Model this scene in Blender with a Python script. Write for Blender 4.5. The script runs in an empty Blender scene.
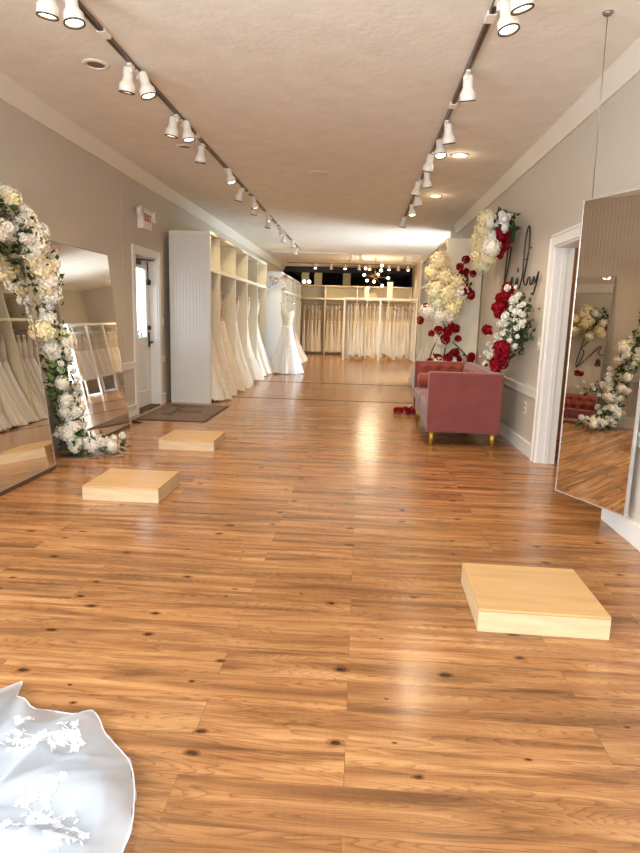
import bpy, bmesh, math, random
from mathutils import Vector, Matrix, Euler, Quaternion
random.seed(11)
PI = math.pi
SC = bpy.context.scene
COL = SC.collection

# ------------------------------------------------------------------ materials
def srgb(r, g, b):
    def c(v):
        v /= 255.0
        return v / 12.92 if v <= 0.04045 else ((v + 0.055) / 1.055) ** 2.4
    return (c(r), c(g), c(b), 1.0)

def new_mat(name):
    m = bpy.data.materials.new(name); m.use_nodes = True
    nt = m.node_tree; b = nt.nodes['Principled BSDF']
    return m, nt, b

def plain(name, col, rough=0.5, metal=0.0, noise=0.0, nscale=8.0, bump=0.0, bscale=60.0, spec=0.5, sheen=0.0):
    m, nt, b = new_mat(name)
    b.inputs['Base Color'].default_value = col
    b.inputs['Roughness'].default_value = rough
    b.inputs['Metallic'].default_value = metal
    b.inputs['Specular IOR Level'].default_value = spec
    b.inputs['Sheen Weight'].default_value = sheen
    tc = nt.nodes.new('ShaderNodeTexCoord')
    if noise > 0:
        n = nt.nodes.new('ShaderNodeTexNoise'); n.inputs['Scale'].default_value = nscale; n.inputs['Detail'].default_value = 5
        nt.links.new(tc.outputs['Object'], n.inputs['Vector'])
        r = nt.nodes.new('ShaderNodeValToRGB')
        lo = [max(0, c * (1 - noise)) for c in col[:3]] + [1]; hi = [min(1, c * (1 + noise)) for c in col[:3]] + [1]
        r.color_ramp.elements[0].position = 0.3; r.color_ramp.elements[1].position = 0.7
        r.color_ramp.elements[0].color = lo; r.color_ramp.elements[1].color = hi
        nt.links.new(n.outputs['Fac'], r.inputs['Fac']); nt.links.new(r.outputs['Color'], b.inputs['Base Color'])
    if bump > 0:
        n2 = nt.nodes.new('ShaderNodeTexNoise'); n2.inputs['Scale'].default_value = bscale; n2.inputs['Detail'].default_value = 4
        nt.links.new(tc.outputs['Object'], n2.inputs['Vector'])
        bp = nt.nodes.new('ShaderNodeBump'); bp.inputs['Strength'].default_value = bump; bp.inputs['Distance'].default_value = 0.01
        nt.links.new(n2.outputs['Fac'], bp.inputs['Height']); nt.links.new(bp.outputs['Normal'], b.inputs['Normal'])
    return m

def ribbed(name, col, axis, period=0.045, strength=0.35, rough=0.55):
    """painted panel with fine vertical grooves every `period` metres along an axis"""
    m, nt, b = new_mat(name)
    b.inputs['Roughness'].default_value = rough
    tc = nt.nodes.new('ShaderNodeTexCoord'); sp = nt.nodes.new('ShaderNodeSeparateXYZ')
    nt.links.new(tc.outputs['Object'], sp.inputs[0])
    dv = nt.nodes.new('ShaderNodeMath'); dv.operation = 'DIVIDE'; dv.inputs[1].default_value = period
    nt.links.new(sp.outputs[axis], dv.inputs[0])
    fr = nt.nodes.new('ShaderNodeMath'); fr.operation = 'FRACT'; nt.links.new(dv.outputs[0], fr.inputs[0])
    r = nt.nodes.new('ShaderNodeValToRGB'); e = r.color_ramp.elements
    e[0].position = 0.0; e[0].color = (0, 0, 0, 1); e[1].position = 0.16; e[1].color = (1, 1, 1, 1)
    x = e.new(0.84); x.color = (1, 1, 1, 1); y = e.new(1.0); y.color = (0, 0, 0, 1)
    nt.links.new(fr.outputs[0], r.inputs['Fac'])
    bp = nt.nodes.new('ShaderNodeBump'); bp.inputs['Strength'].default_value = strength; bp.inputs['Distance'].default_value = 0.006
    nt.links.new(r.outputs['Color'], bp.inputs['Height']); nt.links.new(bp.outputs['Normal'], b.inputs['Normal'])
    n = nt.nodes.new('ShaderNodeTexNoise'); n.inputs['Scale'].default_value = 1.3; n.inputs['Detail'].default_value = 4
    nt.links.new(tc.outputs['Object'], n.inputs['Vector'])
    q = nt.nodes.new('ShaderNodeValToRGB')
    q.color_ramp.elements[0].color = [c * 0.96 for c in col[:3]] + [1]; q.color_ramp.elements[1].color = [min(1, c * 1.04) for c in col[:3]] + [1]
    nt.links.new(n.outputs['Fac'], q.inputs['Fac']); nt.links.new(q.outputs['Color'], b.inputs['Base Color'])
    return m

def emit(name, col, s):
    m = bpy.data.materials.new(name); m.use_nodes = True; nt = m.node_tree
    nt.nodes.clear()
    o = nt.nodes.new('ShaderNodeOutputMaterial'); e = nt.nodes.new('ShaderNodeEmission')
    e.inputs[0].default_value = col; e.inputs[1].default_value = s
    nt.links.new(e.outputs[0], o.inputs[0]); return m

def floor_material():
    m, nt, b = new_mat('rustic_oak_planks'); L = nt.links.new; N = nt.nodes.new
    tc = N('ShaderNodeTexCoord')
    br = N('ShaderNodeTexBrick'); br.offset = 0.37; br.offset_frequency = 2
    br.inputs['Scale'].default_value = 1.0; br.inputs['Brick Width'].default_value = 1.25; br.inputs['Row Height'].default_value = 0.165
    br.inputs['Mortar Size'].default_value = 0.0012; br.inputs['Mortar Smooth'].default_value = 0.3
    br.inputs['Color1'].default_value = (0, 0, 0, 1); br.inputs['Color2'].default_value = (1, 1, 1, 1); br.inputs['Mortar'].default_value = (0.5, 0.5, 0.5, 1)
    L(tc.outputs['Object'], br.inputs['Vector'])
    sp = N('ShaderNodeSeparateXYZ'); L(tc.outputs['Object'], sp.inputs[0])
    # every plank shifts its own grain
    sh = N('ShaderNodeVectorMath'); sh.operation = 'MULTIPLY_ADD'
    L(br.outputs['Color'], sh.inputs[0]); sh.inputs[1].default_value = (7.0, 3.1, 5.0); L(tc.outputs['Object'], sh.inputs[2])
    mp = N('ShaderNodeMapping'); mp.inputs['Scale'].default_value = (0.75, 9.0, 1.0); L(sh.outputs[0], mp.inputs['Vector'])
    g = N('ShaderNodeTexNoise'); g.inputs['Scale'].default_value = 2.0; g.inputs['Detail'].default_value = 6; g.inputs['Roughness'].default_value = 0.58; g.inputs['Distortion'].default_value = 0.6
    L(mp.outputs[0], g.inputs['Vector'])
    # cathedral rings
    mp2 = N('ShaderNodeMapping'); mp2.inputs['Scale'].default_value = (0.55, 5.0, 1.0); L(sh.outputs[0], mp2.inputs['Vector'])
    g2 = N('ShaderNodeTexNoise'); g2.inputs['Scale'].default_value = 1.4; g2.inputs['Detail'].default_value = 3; g2.inputs['Roughness'].default_value = 0.4; g2.inputs['Distortion'].default_value = 0.3; L(mp2.outputs[0], g2.inputs['Vector'])
    mu = N('ShaderNodeMath'); mu.operation = 'MULTIPLY'; mu.inputs[1].default_value = 44; L(g2.outputs['Fac'], mu.inputs[0])
    fr = N('ShaderNodeMath'); fr.operation = 'FRACT'; L(mu.outputs[0], fr.inputs[0])
    cr = N('ShaderNodeValToRGB'); e = cr.color_ramp.elements
    e[0].position = 0.30; e[0].color = (*srgb(110, 72, 43)[:3], 1)
    e[1].position = 0.70; e[1].color = (*srgb(192, 144, 97)[:3], 1)
    k = e.new(0.5); k.color = (*srgb(158, 110, 68)[:3], 1)
    L(g.outputs['Fac'], cr.inputs['Fac'])
    # fine rings lighten / darken
    rr = N('ShaderNodeValToRGB'); rr.color_ramp.elements[0].color = (0.72, 0.67, 0.62, 1); rr.color_ramp.elements[1].color = (1.10, 1.09, 1.07, 1)
    rr.color_ramp.elements[0].position = 0.0; rr.color_ramp.elements[1].position = 0.45
    L(fr.outputs[0], rr.inputs['Fac'])
    m1 = N('ShaderNodeMixRGB'); m1.blend_type = 'MULTIPLY'; m1.inputs[0].default_value = 0.95; L(cr.outputs[0], m1.inputs[1]); L(rr.outputs[0], m1.inputs[2])
    # plank tone
    pt = N('ShaderNodeValToRGB'); pt.color_ramp.elements[0].color = (0.76, 0.74, 0.72, 1); pt.color_ramp.elements[1].color = (1.14, 1.13, 1.12, 1)
    L(br.outputs['Color'], pt.inputs['Fac'])
    m2 = N('ShaderNodeMixRGB'); m2.blend_type = 'MULTIPLY'; m2.inputs[0].default_value = 0.8; L(m1.outputs[0], m2.inputs[1]); L(pt.outputs[0], m2.inputs[2])
    # knots
    mp3 = N('ShaderNodeMapping'); mp3.inputs['Scale'].default_value = (2.7, 4.9, 1.0); L(tc.outputs['Object'], mp3.inputs['Vector'])
    wn = N('ShaderNodeTexNoise'); wn.inputs['Scale'].default_value = 20; L(tc.outputs['Object'], wn.inputs['Vector'])
    wa = N('ShaderNodeVectorMath'); wa.operation = 'MULTIPLY_ADD'; L(wn.outputs['Color'], wa.inputs[0]); wa.inputs[1].default_value = (0.07, 0.07, 0); L(mp3.outputs[0], wa.inputs[2])
    v = N('ShaderNodeTexVoronoi'); v.voronoi_dimensions = '2D'; v.inputs['Scale'].default_value = 1.0; v.inputs['Randomness'].default_value = 1.0
    L(wa.outputs[0], v.inputs['Vector'])
    sv = N('ShaderNodeSeparateColor'); L(v.outputs['Color'], sv.inputs[0])
    rad = N('ShaderNodeMapRange'); rad.inputs['From Min'].default_value = 0.15; rad.inputs['From Max'].default_value = 1.0; rad.inputs['To Min'].default_value = 0.0; rad.inputs['To Max'].default_value = 0.105
    L(sv.outputs[0], rad.inputs['Value'])
    dd = N('ShaderNodeMath'); dd.operation = 'DIVIDE'; L(v.outputs['Distance'], dd.inputs[0])
    ad = N('ShaderNodeMath'); ad.operation = 'ADD'; ad.inputs[1].default_value = 0.0001; L(rad.outputs[0], ad.inputs[0]); L(ad.outputs[0], dd.inputs[1])
    kr = N('ShaderNodeValToRGB'); kk = kr.color_ramp.elements
    kk[0].position = 0.0; kk[0].color = (0.05, 0.035, 0.025, 1); kk[1].position = 1.0; kk[1].color = (1, 1, 1, 1)
    q = kk.new(0.45); q.color = (0.2, 0.14, 0.1, 1); q2 = kk.new(0.6); q2.color = (0.72, 0.62, 0.52, 1); q3 = kk.new(0.75); q3.color = (0.62, 0.5, 0.4, 1)
    L(dd.outputs[0], kr.inputs['Fac'])
    m3 = N('ShaderNodeMixRGB'); m3.blend_type = 'MULTIPLY'; m3.inputs[0].default_value = 1.0; L(m2.outputs[0], m3.inputs[1]); L(kr.outputs[0], m3.inputs[2])
    # seams
    m4 = N('ShaderNodeMixRGB'); m4.blend_type = 'MIX'; m4.inputs[2].default_value = srgb(92, 62, 40); mf = N('ShaderNodeMath'); mf.operation = 'MULTIPLY'; mf.inputs[1].default_value = 0.6; L(br.outputs['Fac'], mf.inputs[0]); L(mf.outputs[0], m4.inputs[0]); L(m3.outputs[0], m4.inputs[1])
    # saw marks across planks
    mp5 = N('ShaderNodeMapping'); mp5.inputs['Scale'].default_value = (110, 6, 1); L(tc.outputs['Object'], mp5.inputs['Vector'])
    sw = N('ShaderNodeTexNoise'); sw.inputs['Scale'].default_value = 1.0; sw.inputs['Detail'].default_value = 2; L(mp5.outputs[0], sw.inputs['Vector'])
    sr = N('ShaderNodeValToRGB'); sr.color_ramp.elements[0].position = 0.35; sr.color_ramp.elements[0].color = (0.93, 0.92, 0.9, 1); sr.color_ramp.elements[1].position = 0.65; sr.color_ramp.elements[1].color = (1.05, 1.05, 1.04, 1)
    L(sw.outputs['Fac'], sr.inputs['Fac'])
    m5 = N('ShaderNodeMixRGB'); m5.blend_type = 'MULTIPLY'; m5.inputs[0].default_value = 0.45; L(m4.outputs[0], m5.inputs[1]); L(sr.outputs[0], m5.inputs[2])
    L(m5.outputs[0], b.inputs['Base Color'])
    b.inputs['Roughness'].default_value = 0.19
    b.inputs['Specular IOR Level'].default_value = 0.6
    bp = N('ShaderNodeBump'); bp.inputs['Strength'].default_value = 0.30; bp.inputs['Distance'].default_value = 0.004
    L(g.outputs['Fac'], bp.inputs['Height']); L(bp.outputs[0], b.inputs['Normal'])
    return m

def maple(name, col, sx=1.0, sy=9.0, rough=0.32):
    m, nt, b = new_mat(name); L = nt.links.new; N = nt.nodes.new
    tc = N('ShaderNodeTexCoord'); mp = N('ShaderNodeMapping'); mp.inputs['Scale'].default_value = (sx, sy, 14.0); L(tc.outputs['Object'], mp.inputs['Vector'])
    g = N('ShaderNodeTexNoise'); g.inputs['Scale'].default_value = 2.4; g.inputs['Detail'].default_value = 6; g.inputs['Distortion'].default_value = 0.5; L(mp.outputs[0], g.inputs['Vector'])
    r = N('ShaderNodeValToRGB'); r.color_ramp.elements[0].position = 0.3; r.color_ramp.elements[1].position = 0.72
    r.color_ramp.elements[0].color = [c * 0.86 for c in col[:3]] + [1]; r.color_ramp.elements[1].color = [min(1, c * 1.1) for c in col[:3]] + [1]
    L(g.outputs['Fac'], r.inputs['Fac']); L(r.outputs[0], b.inputs['Base Color'])
    b.inputs['Roughness'].default_value = rough
    return m

def glass_material():
    m = bpy.data.materials.new('window_glass'); m.use_nodes = True; nt = m.node_tree; nt.nodes.clear()
    o = nt.nodes.new('ShaderNodeOutputMaterial'); mx = nt.nodes.new('ShaderNodeMixShader'); t = nt.nodes.new('ShaderNodeBsdfTransparent'); g = nt.nodes.new('ShaderNodeBsdfGlossy')
    g.inputs['Roughness'].default_value = 0.02; f = nt.nodes.new('ShaderNodeFresnel'); f.inputs[0].default_value = 1.45
    ge = nt.nodes.new('ShaderNodeNewGeometry'); iv = nt.nodes.new('ShaderNodeMath'); iv.operation = 'SUBTRACT'; iv.inputs[0].default_value = 1.0; nt.links.new(ge.outputs['Backfacing'], iv.inputs[1])
    ml = nt.nodes.new('ShaderNodeMath'); ml.operation = 'MULTIPLY'; nt.links.new(f.outputs[0], ml.inputs[0]); nt.links.new(iv.outputs[0], ml.inputs[1])
    nt.links.new(ml.outputs[0], mx.inputs[0]); nt.links.new(t.outputs[0], mx.inputs[1]); nt.links.new(g.outputs[0], mx.inputs[2]); nt.links.new(mx.outputs[0], o.inputs[0])
    return m

def fabric(name, col, lace=0.0, scale=60.0, transl=0.15):
    """gown cloth: soft diffuse, a little light passing through, raised lace"""
    m, nt, b = new_mat(name); L = nt.links.new; N = nt.nodes.new
    b.inputs['Roughness'].default_value = 0.75; b.inputs['Specular IOR Level'].default_value = 0.25; b.inputs['Sheen Weight'].default_value = 0.15
    tc = N('ShaderNodeTexCoord')
    v = N('ShaderNodeTexNoise'); v.inputs['Scale'].default_value = scale; v.inputs['Detail'].default_value = 3; L(tc.outputs['Object'], v.inputs['Vector'])
    r = N('ShaderNodeValToRGB'); r.color_ramp.elements[0].position = 0.42; r.color_ramp.elements[1].position = 0.58
    r.color_ramp.elements[0].color = [c * (1 - lace) for c in col[:3]] + [1]; r.color_ramp.elements[1].color = col
    L(v.outputs['Fac'], r.inputs['Fac']); L(r.outputs[0], b.inputs['Base Color'])
    bp = N('ShaderNodeBump'); bp.inputs['Strength'].default_value = 0.3 if lace else 0.08; bp.inputs['Distance'].default_value = 0.01
    L(v.outputs['Fac'], bp.inputs['Height']); L(bp.outputs[0], b.inputs['Normal'])
    o = [n for n in nt.nodes if n.type == 'OUTPUT_MATERIAL'][0]
    t = N('ShaderNodeBsdfTranslucent'); t.inputs[0].default_value = col
    mx = N('ShaderNodeMixShader'); mx.inputs[0].default_value = transl; L(b.outputs[0], mx.inputs[1]); L(t.outputs[0], mx.inputs[2]); L(mx.outputs[0], o.inputs[0])
    return m

def tulle_material():
    m = bpy.data.materials.new('white_tulle'); m.use_nodes = True; nt = m.node_tree; nt.nodes.clear(); N = nt.nodes.new; L = nt.links.new
    o = N('ShaderNodeOutputMaterial'); d = N('ShaderNodeBsdfDiffuse'); d.inputs[0].default_value = (0.60, 0.63, 0.68, 1)
    t = N('ShaderNodeBsdfTranslucent'); t.inputs[0].default_value = (0.60, 0.63, 0.68, 1); tr = N('ShaderNodeBsdfTransparent')
    a = N('ShaderNodeMixShader'); a.inputs[0].default_value = 0.3; L(d.outputs[0], a.inputs[1]); L(t.outputs[0], a.inputs[2])
    c = N('ShaderNodeMixShader'); c.inputs[0].default_value = 0.3; L(a.outputs[0], c.inputs[1]); L(tr.outputs[0], c.inputs[2]); L(c.outputs[0], o.inputs[0])
    return m

M = {}
WALLC = srgb(200, 191, 177)
M['floor'] = floor_material()
M['ceiling'] = plain('ceiling_paint', srgb(234, 230, 220), 0.9, noise=0.045, nscale=5.0, bump=0.25, bscale=22, spec=0.2)
M['wall_y'] = ribbed('ribbed_wall_paint', WALLC, 1)
M['wall_x'] = ribbed('ribbed_wall_paint_cross', WALLC, 0)
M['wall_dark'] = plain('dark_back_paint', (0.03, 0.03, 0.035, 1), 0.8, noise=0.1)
M['closet'] = plain('tan_room_paint', srgb(176, 138, 98), 0.7, noise=0.04)
M['trim'] = plain('white_trim_paint', srgb(232, 230, 226), 0.4, noise=0.02, nscale=3)
M['crown'] = plain('cream_crown_paint', srgb(226, 219, 205), 0.5, noise=0.02, nscale=3)
M['strip'] = plain('dark_threshold', srgb(70, 45, 28), 0.5)
M['cab'] = plain('cabinet_ivory_paint', srgb(226, 218, 196), 0.5, noise=0.02, nscale=3)
M['cab_panel'] = plain('cabinet_panel_paint', srgb(216, 214, 206), 0.35, noise=0.02, nscale=3)
M['cab_white'] = plain('cabinet_white_gloss', srgb(240, 243, 246), 0.3, noise=0.01)
M['rail'] = plain('brushed_rail_metal', (0.55, 0.53, 0.5, 1), 0.35, 1.0)
M['white_metal'] = plain('white_powder_coat', srgb(238, 236, 230), 0.35, noise=0.01)
M['track'] = plain('track_bronze', srgb(118, 102, 84), 0.4, 0.3)
M['lampwhite'] = plain('lamp_white_enamel', srgb(240, 236, 226), 0.35)
M['lampdark'] = plain('lamp_dark_baffle', srgb(60, 50, 42), 0.5)
M['bulb'] = emit('warm_bulb_glow', (1.0, 0.80, 0.52, 1), 14.0)
M['bulb_bright'] = emit('bare_bulb_glow', (1.0, 0.84, 0.62, 1), 9.0)
M['mirror'] = plain('mirror_silver', (0.83, 0.80, 0.75, 1), 0.0, 1.0)
M['mirror_edge'] = plain('mirror_edge_silver', srgb(205, 205, 205), 0.25, 0.6)
M['mirror_side'] = plain('mirror_side_grey', srgb(150, 146, 142), 0.45)
M['mirror_base'] = plain('mirror_base_brown', srgb(80, 58, 42), 0.5)
M['plat'] = maple('maple_ply', srgb(198, 158, 108))
M['plat_side'] = maple('maple_ply_edge', srgb(208, 182, 144), 2.0, 2.0)
M['velvet'] = plain('dusty_rose_velvet', srgb(124, 63, 60), 0.75, noise=0.10, nscale=5, bump=0.06, bscale=300, spec=0.2, sheen=0.35)
M['velvet_lit'] = plain('rose_velvet_lit', srgb(138, 64, 50), 0.75, noise=0.10, nscale=6, spec=0.2, sheen=0.35)  # same rose velvet, with the warm lit tone painted into its colour
M['gold'] = plain('gilded_leg', srgb(206, 158, 60), 0.35, 0.6)
M['black'] = plain('black_metal', (0.012, 0.012, 0.012, 1), 0.4, 0.2)
M['signblack'] = plain('black_sign_metal', (0.02, 0.018, 0.016, 1), 0.4)
M['mat'] = plain('grey_mat_pile', srgb(122, 104, 92), 0.95, noise=0.2, nscale=40, bump=0.5, bscale=220, spec=0.1)
M['mat_edge'] = plain('mat_rubber_edge', srgb(70, 52, 46), 0.8)
M['mat_ink'] = plain('mat_print_dark', srgb(52, 42, 40), 0.95)
M['hyd_white'] = plain('hydrangea_white', srgb(240, 234, 220), 0.7, noise=0.06, nscale=9, spec=0.2)
M['hyd_cream'] = plain('hydrangea_cream', srgb(240, 226, 184), 0.7, noise=0.08, nscale=9, spec=0.2)
M['hyd_green'] = plain('hydrangea_green_white', srgb(226, 228, 196), 0.7, noise=0.08, nscale=9, spec=0.2)
M['rose_white'] = plain('rose_white', srgb(246, 243, 236), 0.65, spec=0.2)
M['rose_red'] = plain('rose_crimson', srgb(158, 14, 34), 0.6, noise=0.45, nscale=12, spec=0.3)
M['rose_pink'] = plain('rose_blush', srgb(226, 190, 180), 0.65, spec=0.2)
M['leaf'] = plain('leaf_dark_green', srgb(52, 72, 38), 0.5, noise=0.35, nscale=12)
M['leaf_light'] = plain('leaf_mid_green', srgb(104, 136, 64), 0.5, noise=0.3, nscale=12)
M['stem'] = plain('stem_brown', srgb(62, 58, 40), 0.7)
M['wire'] = plain('steel_wire', srgb(150, 146, 140), 0.4, 0.8)
M['glass'] = glass_material()
M['door'] = plain('door_white_paint', srgb(224, 222, 218), 0.4, noise=0.015)
M['red'] = plain('exit_red', srgb(170, 92, 84), 0.5)
M['plastic'] = plain('ivory_plastic', srgb(232, 226, 214), 0.4)
M['socket'] = plain('socket_slots', srgb(90, 86, 82), 0.5)
M['lens'] = plain('lamp_lens', srgb(206, 200, 188), 0.15)
M['pave'] = plain('concrete_paving', srgb(170, 168, 164), 0.9, noise=0.1)
M['shrub'] = plain('garden_leaf', srgb(70, 92, 64), 0.7, noise=0.3)
M['pine'] = maple('corner_strip_wood', srgb(150, 110, 66))
M['brass'] = plain('aged_brass', srgb(140, 100, 56), 0.35, 0.9)
M['boxyel'] = plain('box_cream_card', srgb(232, 222, 196), 0.6)
M['post'] = plain('post_paint', srgb(206, 190, 150), 0.6)
M['tulle'] = tulle_material()
M['satin'] = fabric('white_satin', srgb(190, 196, 208), 0.0, 8, 0.1)
M['lace'] = plain('white_lace_thread', srgb(218, 222, 230), 0.6, bump=0.3, bscale=200, spec=0.3)
GOWN = [fabric('gown_ivory', srgb(250, 244, 233), 0.08, 22), fabric('gown_white', srgb(240, 238, 234), 0.05, 22), fabric('gown_champagne', srgb(246, 232, 211), 0.10, 22),
        fabric('gown_blush', srgb(248, 235, 224), 0.08, 22)]
LACE = [fabric('bodice_ivory_lace', srgb(244, 231, 213), 0.22, 35), fabric('bodice_white_lace', srgb(238, 232, 224), 0.2, 35), fabric('bodice_champagne_lace', srgb(228, 206, 178), 0.3, 35),
        fabric('bodice_blush_lace', srgb(232, 210, 190), 0.3, 45)]

# ------------------------------------------------------------------ mesh helpers
class MB:
    def __init__(s): s.bm = bmesh.new()
    def box(s, x0, x1, y0, y1, z0, z1, mi=0, mtx=None):
        vs = [s.bm.verts.new(Vector(p)) for p in ((x0,y0,z0),(x1,y0,z0),(x1,y1,z0),(x0,y1,z0),(x0,y0,z1),(x1,y0,z1),(x1,y1,z1),(x0,y1,z1))]
        if mtx:
            for v in vs: v.co = mtx @ v.co
        for f in ((3,2,1,0),(4,5,6,7),(0,1,5,4),(1,2,6,5),(2,3,7,6),(3,0,4,7)):
            q = s.bm.faces.new([vs[i] for i in f]); q.material_index = mi
        return s
    def poly(s, pts, mi=0):
        f = s.bm.faces.new([s.bm.verts.new(Vector(p)) for p in pts]); f.material_index = mi; return s
    def prism(s, pts, vec, mi=0):
        a = [s.bm.verts.new(Vector(p)) for p in pts]; b = [s.bm.verts.new(Vector(p) + Vector(vec)) for p in pts]
        n = len(pts)
        fs = [s.bm.faces.new(a[::-1]), s.bm.faces.new(b)]
        for i in range(n): fs.append(s.bm.faces.new((a[i], a[(i+1) % n], b[(i+1) % n], b[i])))
        for f in fs: f.material_index = mi
        return s
    def tube(s, pts, r, seg=8, mi=0, caps=True, taper=None):
        pts = [Vector(p) for p in pts]; rings = []; up = None
        for i, p in enumerate(pts):
            t = (pts[min(i+1, len(pts)-1)] - pts[max(i-1, 0)]).normalized()
            if up is None: up = t.orthogonal().normalized()
            u = (up - t * up.dot(t)); u = u.normalized() if u.length > 1e-6 else t.orthogonal().normalized(); up = u
            w = t.cross(u); rr = r if taper is None else r * (taper[i])
            rings.append([s.bm.verts.new(p + (u * math.cos(2*PI*k/seg) + w * math.sin(2*PI*k/seg)) * rr) for k in range(seg)])
        for a, b in zip(rings, rings[1:]):
            for k in range(seg):
                f = s.bm.faces.new((a[k], a[(k+1) % seg], b[(k+1) % seg], b[k])); f.smooth = True; f.material_index = mi
        if caps:
            for f in (s.bm.faces.new(rings[0][::-1]), s.bm.faces.new(rings[-1])): f.material_index = mi
        return s
    def lathe(s, prof, seg=20, mi=0, mtx=None, cap0=False, cap1=False):
        rings = []
        for r, z in prof:
            ring = []
            for k in range(seg):
                p = Vector((r * math.cos(2*PI*k/seg), r * math.sin(2*PI*k/seg), z))
                ring.append(s.bm.verts.new(mtx @ p if mtx else p))
            rings.append(ring)
        for a, b in zip(rings, rings[1:]):
            for k in range(seg):
                f = s.bm.faces.new((a[k], a[(k+1) % seg], b[(k+1) % seg], b[k])); f.smooth = True; f.material_index = mi
        if cap0: f = s.bm.faces.new(rings[0][::-1]); f.material_index = mi
        if cap1: f = s.bm.faces.new(rings[-1]); f.material_index = mi
        return s
    def ball(s, c, r, sub=2, mi=0, sc=(1,1,1)):
        m = Matrix.Translation(Vector(c)) @ Matrix.Diagonal((r*sc[0], r*sc[1], r*sc[2], 1))
        q = bmesh.ops.create_icosphere(s.bm, subdivisions=sub, radius=1.0, matrix=m)
        for v in q['verts']:
            for f in v.link_faces: f.smooth = True; f.material_index = mi
        return s
    def bevel(s, w, seg=2):
        bmesh.ops.bevel(s.bm, geom=s.bm.edges[:], offset=w, segments=seg, affect='EDGES', profile=0.5, clamp_overlap=True); return s
    def data(s, name, mats):
        me = bpy.data.meshes.new(name)
        bmesh.ops.recalc_face_normals(s.bm, faces=s.bm.faces[:]) if len(s.bm.faces) else None
        s.bm.to_mesh(me); s.bm.free()
        for m in (mats if isinstance(mats, (list, tuple)) else [mats]): me.materials.append(m)
        return me
    def build(s, name, mats, parent=None, loc=(0,0,0), rot=(0,0,0)):
        return link(name, s.data(name, mats), parent, loc, rot)

def link(name, me, parent=None, loc=(0,0,0), rot=(0,0,0), scale=1.0):
    o = bpy.data.objects.new(name, me); COL.objects.link(o); o.location = loc; o.rotation_euler = rot
    o.scale = (scale,)*3 if not isinstance(scale, tuple) else scale
    if parent: o.parent = parent
    return o
def tag(o, label=None, cat=None, group=None, kind=None):
    if label: o['label'] = label
    if cat: o['category'] = cat
    if group: o['group'] = group
    if kind: o['kind'] = kind
    return o
def thing(name, label, cat, loc=(0,0,0), rz=0.0, group=None):
    o = link(name, None, None, loc, (0,0,rz)); o.empty_display_size = 0.1
    return tag(o, label, cat, group)
def dup(root, loc, rz, label, group=None):
    r = root.copy(); COL.objects.link(r); r.location = loc; r.rotation_euler = (0,0,rz); r['label'] = label
    if group: r['group'] = group
    for ch in list(root.children):
        c = ch.copy(); COL.objects.link(c); c.parent = r
        for g in list(ch.children):
            d = g.copy(); COL.objects.link(d); d.parent = c
    return r
def struct(name, mb, mats, parent=None):
    o = mb.build(name, mats, parent)
    if not parent: o['kind'] = 'structure'
    return o
ORD = ['first','second','third','fourth','fifth','sixth','seventh','eighth','ninth','tenth','eleventh','twelfth','thirteenth','fourteenth','fifteenth','sixteenth','seventeenth','eighteenth','nineteenth']

# ------------------------------------------------------------------ the room
XL, XR, ZC, YF, YB = -2.78, 1.65, 2.97, -2.4, 27.0
struct('floor', MB().box(XL-0.15, 3.6, YF, YB, -0.08, 0.0), M['floor'])
struct('ceiling', MB().box(XL-0.15, 3.6, YF, YB, ZC, ZC+0.1), M['ceiling'])
D1a, D1b, D1h = 7.48, 8.32, 1.98           # exit door opening in the left wall
w = MB(); T = 0.16
w.box(XL-T, XL, YF, -1.5, 0, ZC).box(XL-T, XL, -1.5, 2.0, 0, 0.5).box(XL-T, XL, -1.5, 2.0, 2.5, ZC).box(XL-T, XL, 2.0, D1a, 0, ZC).box(XL-T, XL, D1b, 21.6, 0, ZC).box(XL-T, XL, D1a, D1b, D1h, ZC)
struct('wall_left', w, M['wall_y'])
D2a, D2b, D2h = 4.02, 5.62, 1.93            # doorway in the right wall
W2a, W2b, W2l, W2h = 12.75, 14.5, 0.1, 1.6   # side window, hidden behind the right cabinet
w = MB()
w.box(XR, XR+T, YF, D2a, 0, ZC).box(XR, XR+T, D2a, D2b, D2h, ZC).box(XR, XR+T, D2b, 12.52, 0, ZC)
XA = 2.7     # the wall steps back past the right cabinet
w.box(XR+T, XA, 12.36, 12.52, 0, ZC).box(XA, XA+T, 12.36, W2a, 0, ZC)
w.box(XA, XA+T, W2a, W2b, 0, W2l).box(XA, XA+T, W2a, W2b, W2h, ZC).box(XA, XA+T, W2b, 18.16, 0, ZC).box(XR, XA, 18.0, 18.16, 0, ZC).box(XR, XR+T, 18.16, 21.6, 0, ZC)
struct('wall_right', w, M['wall_y'])
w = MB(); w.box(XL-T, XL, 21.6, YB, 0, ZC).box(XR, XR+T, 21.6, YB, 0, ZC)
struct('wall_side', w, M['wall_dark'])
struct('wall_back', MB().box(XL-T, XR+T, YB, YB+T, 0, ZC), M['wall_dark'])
F1 = (-2.3, 1.3, 0.4, 2.6)                    # front shop window behind the camera
w = MB(); w.box(XL-T, F1[0], YF-T, YF, 0, ZC).box(F1[1], XR+T, YF-T, YF, 0, ZC).box(F1[0], F1[1], YF-T, YF, 0, F1[2]).box(F1[0], F1[1], YF-T, YF, F1[3], ZC)
struct('wall_front', w, M['wall_x'])
wf = MB()
for x in (F1[0], F1[0]+1.2-0.025, F1[0]+2.4-0.025, F1[1]-0.05): wf.box(x, x+0.05, YF-0.1, YF-0.05, F1[2], F1[3])
wf.box(F1[0], F1[1], YF-0.1, YF-0.05, F1[2], F1[2]+0.05).box(F1[0], F1[1], YF-0.1, YF-0.05, F1[3]-0.05, F1[3])
win1 = struct('window_1', wf, M['trim'])
struct('window_pane', MB().box(F1[0]+0.05, F1[1]-0.05, YF-0.08, YF-0.07, F1[2]+0.05, F1[3]-0.05), M['glass'], win1)
wf = MB()
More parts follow.
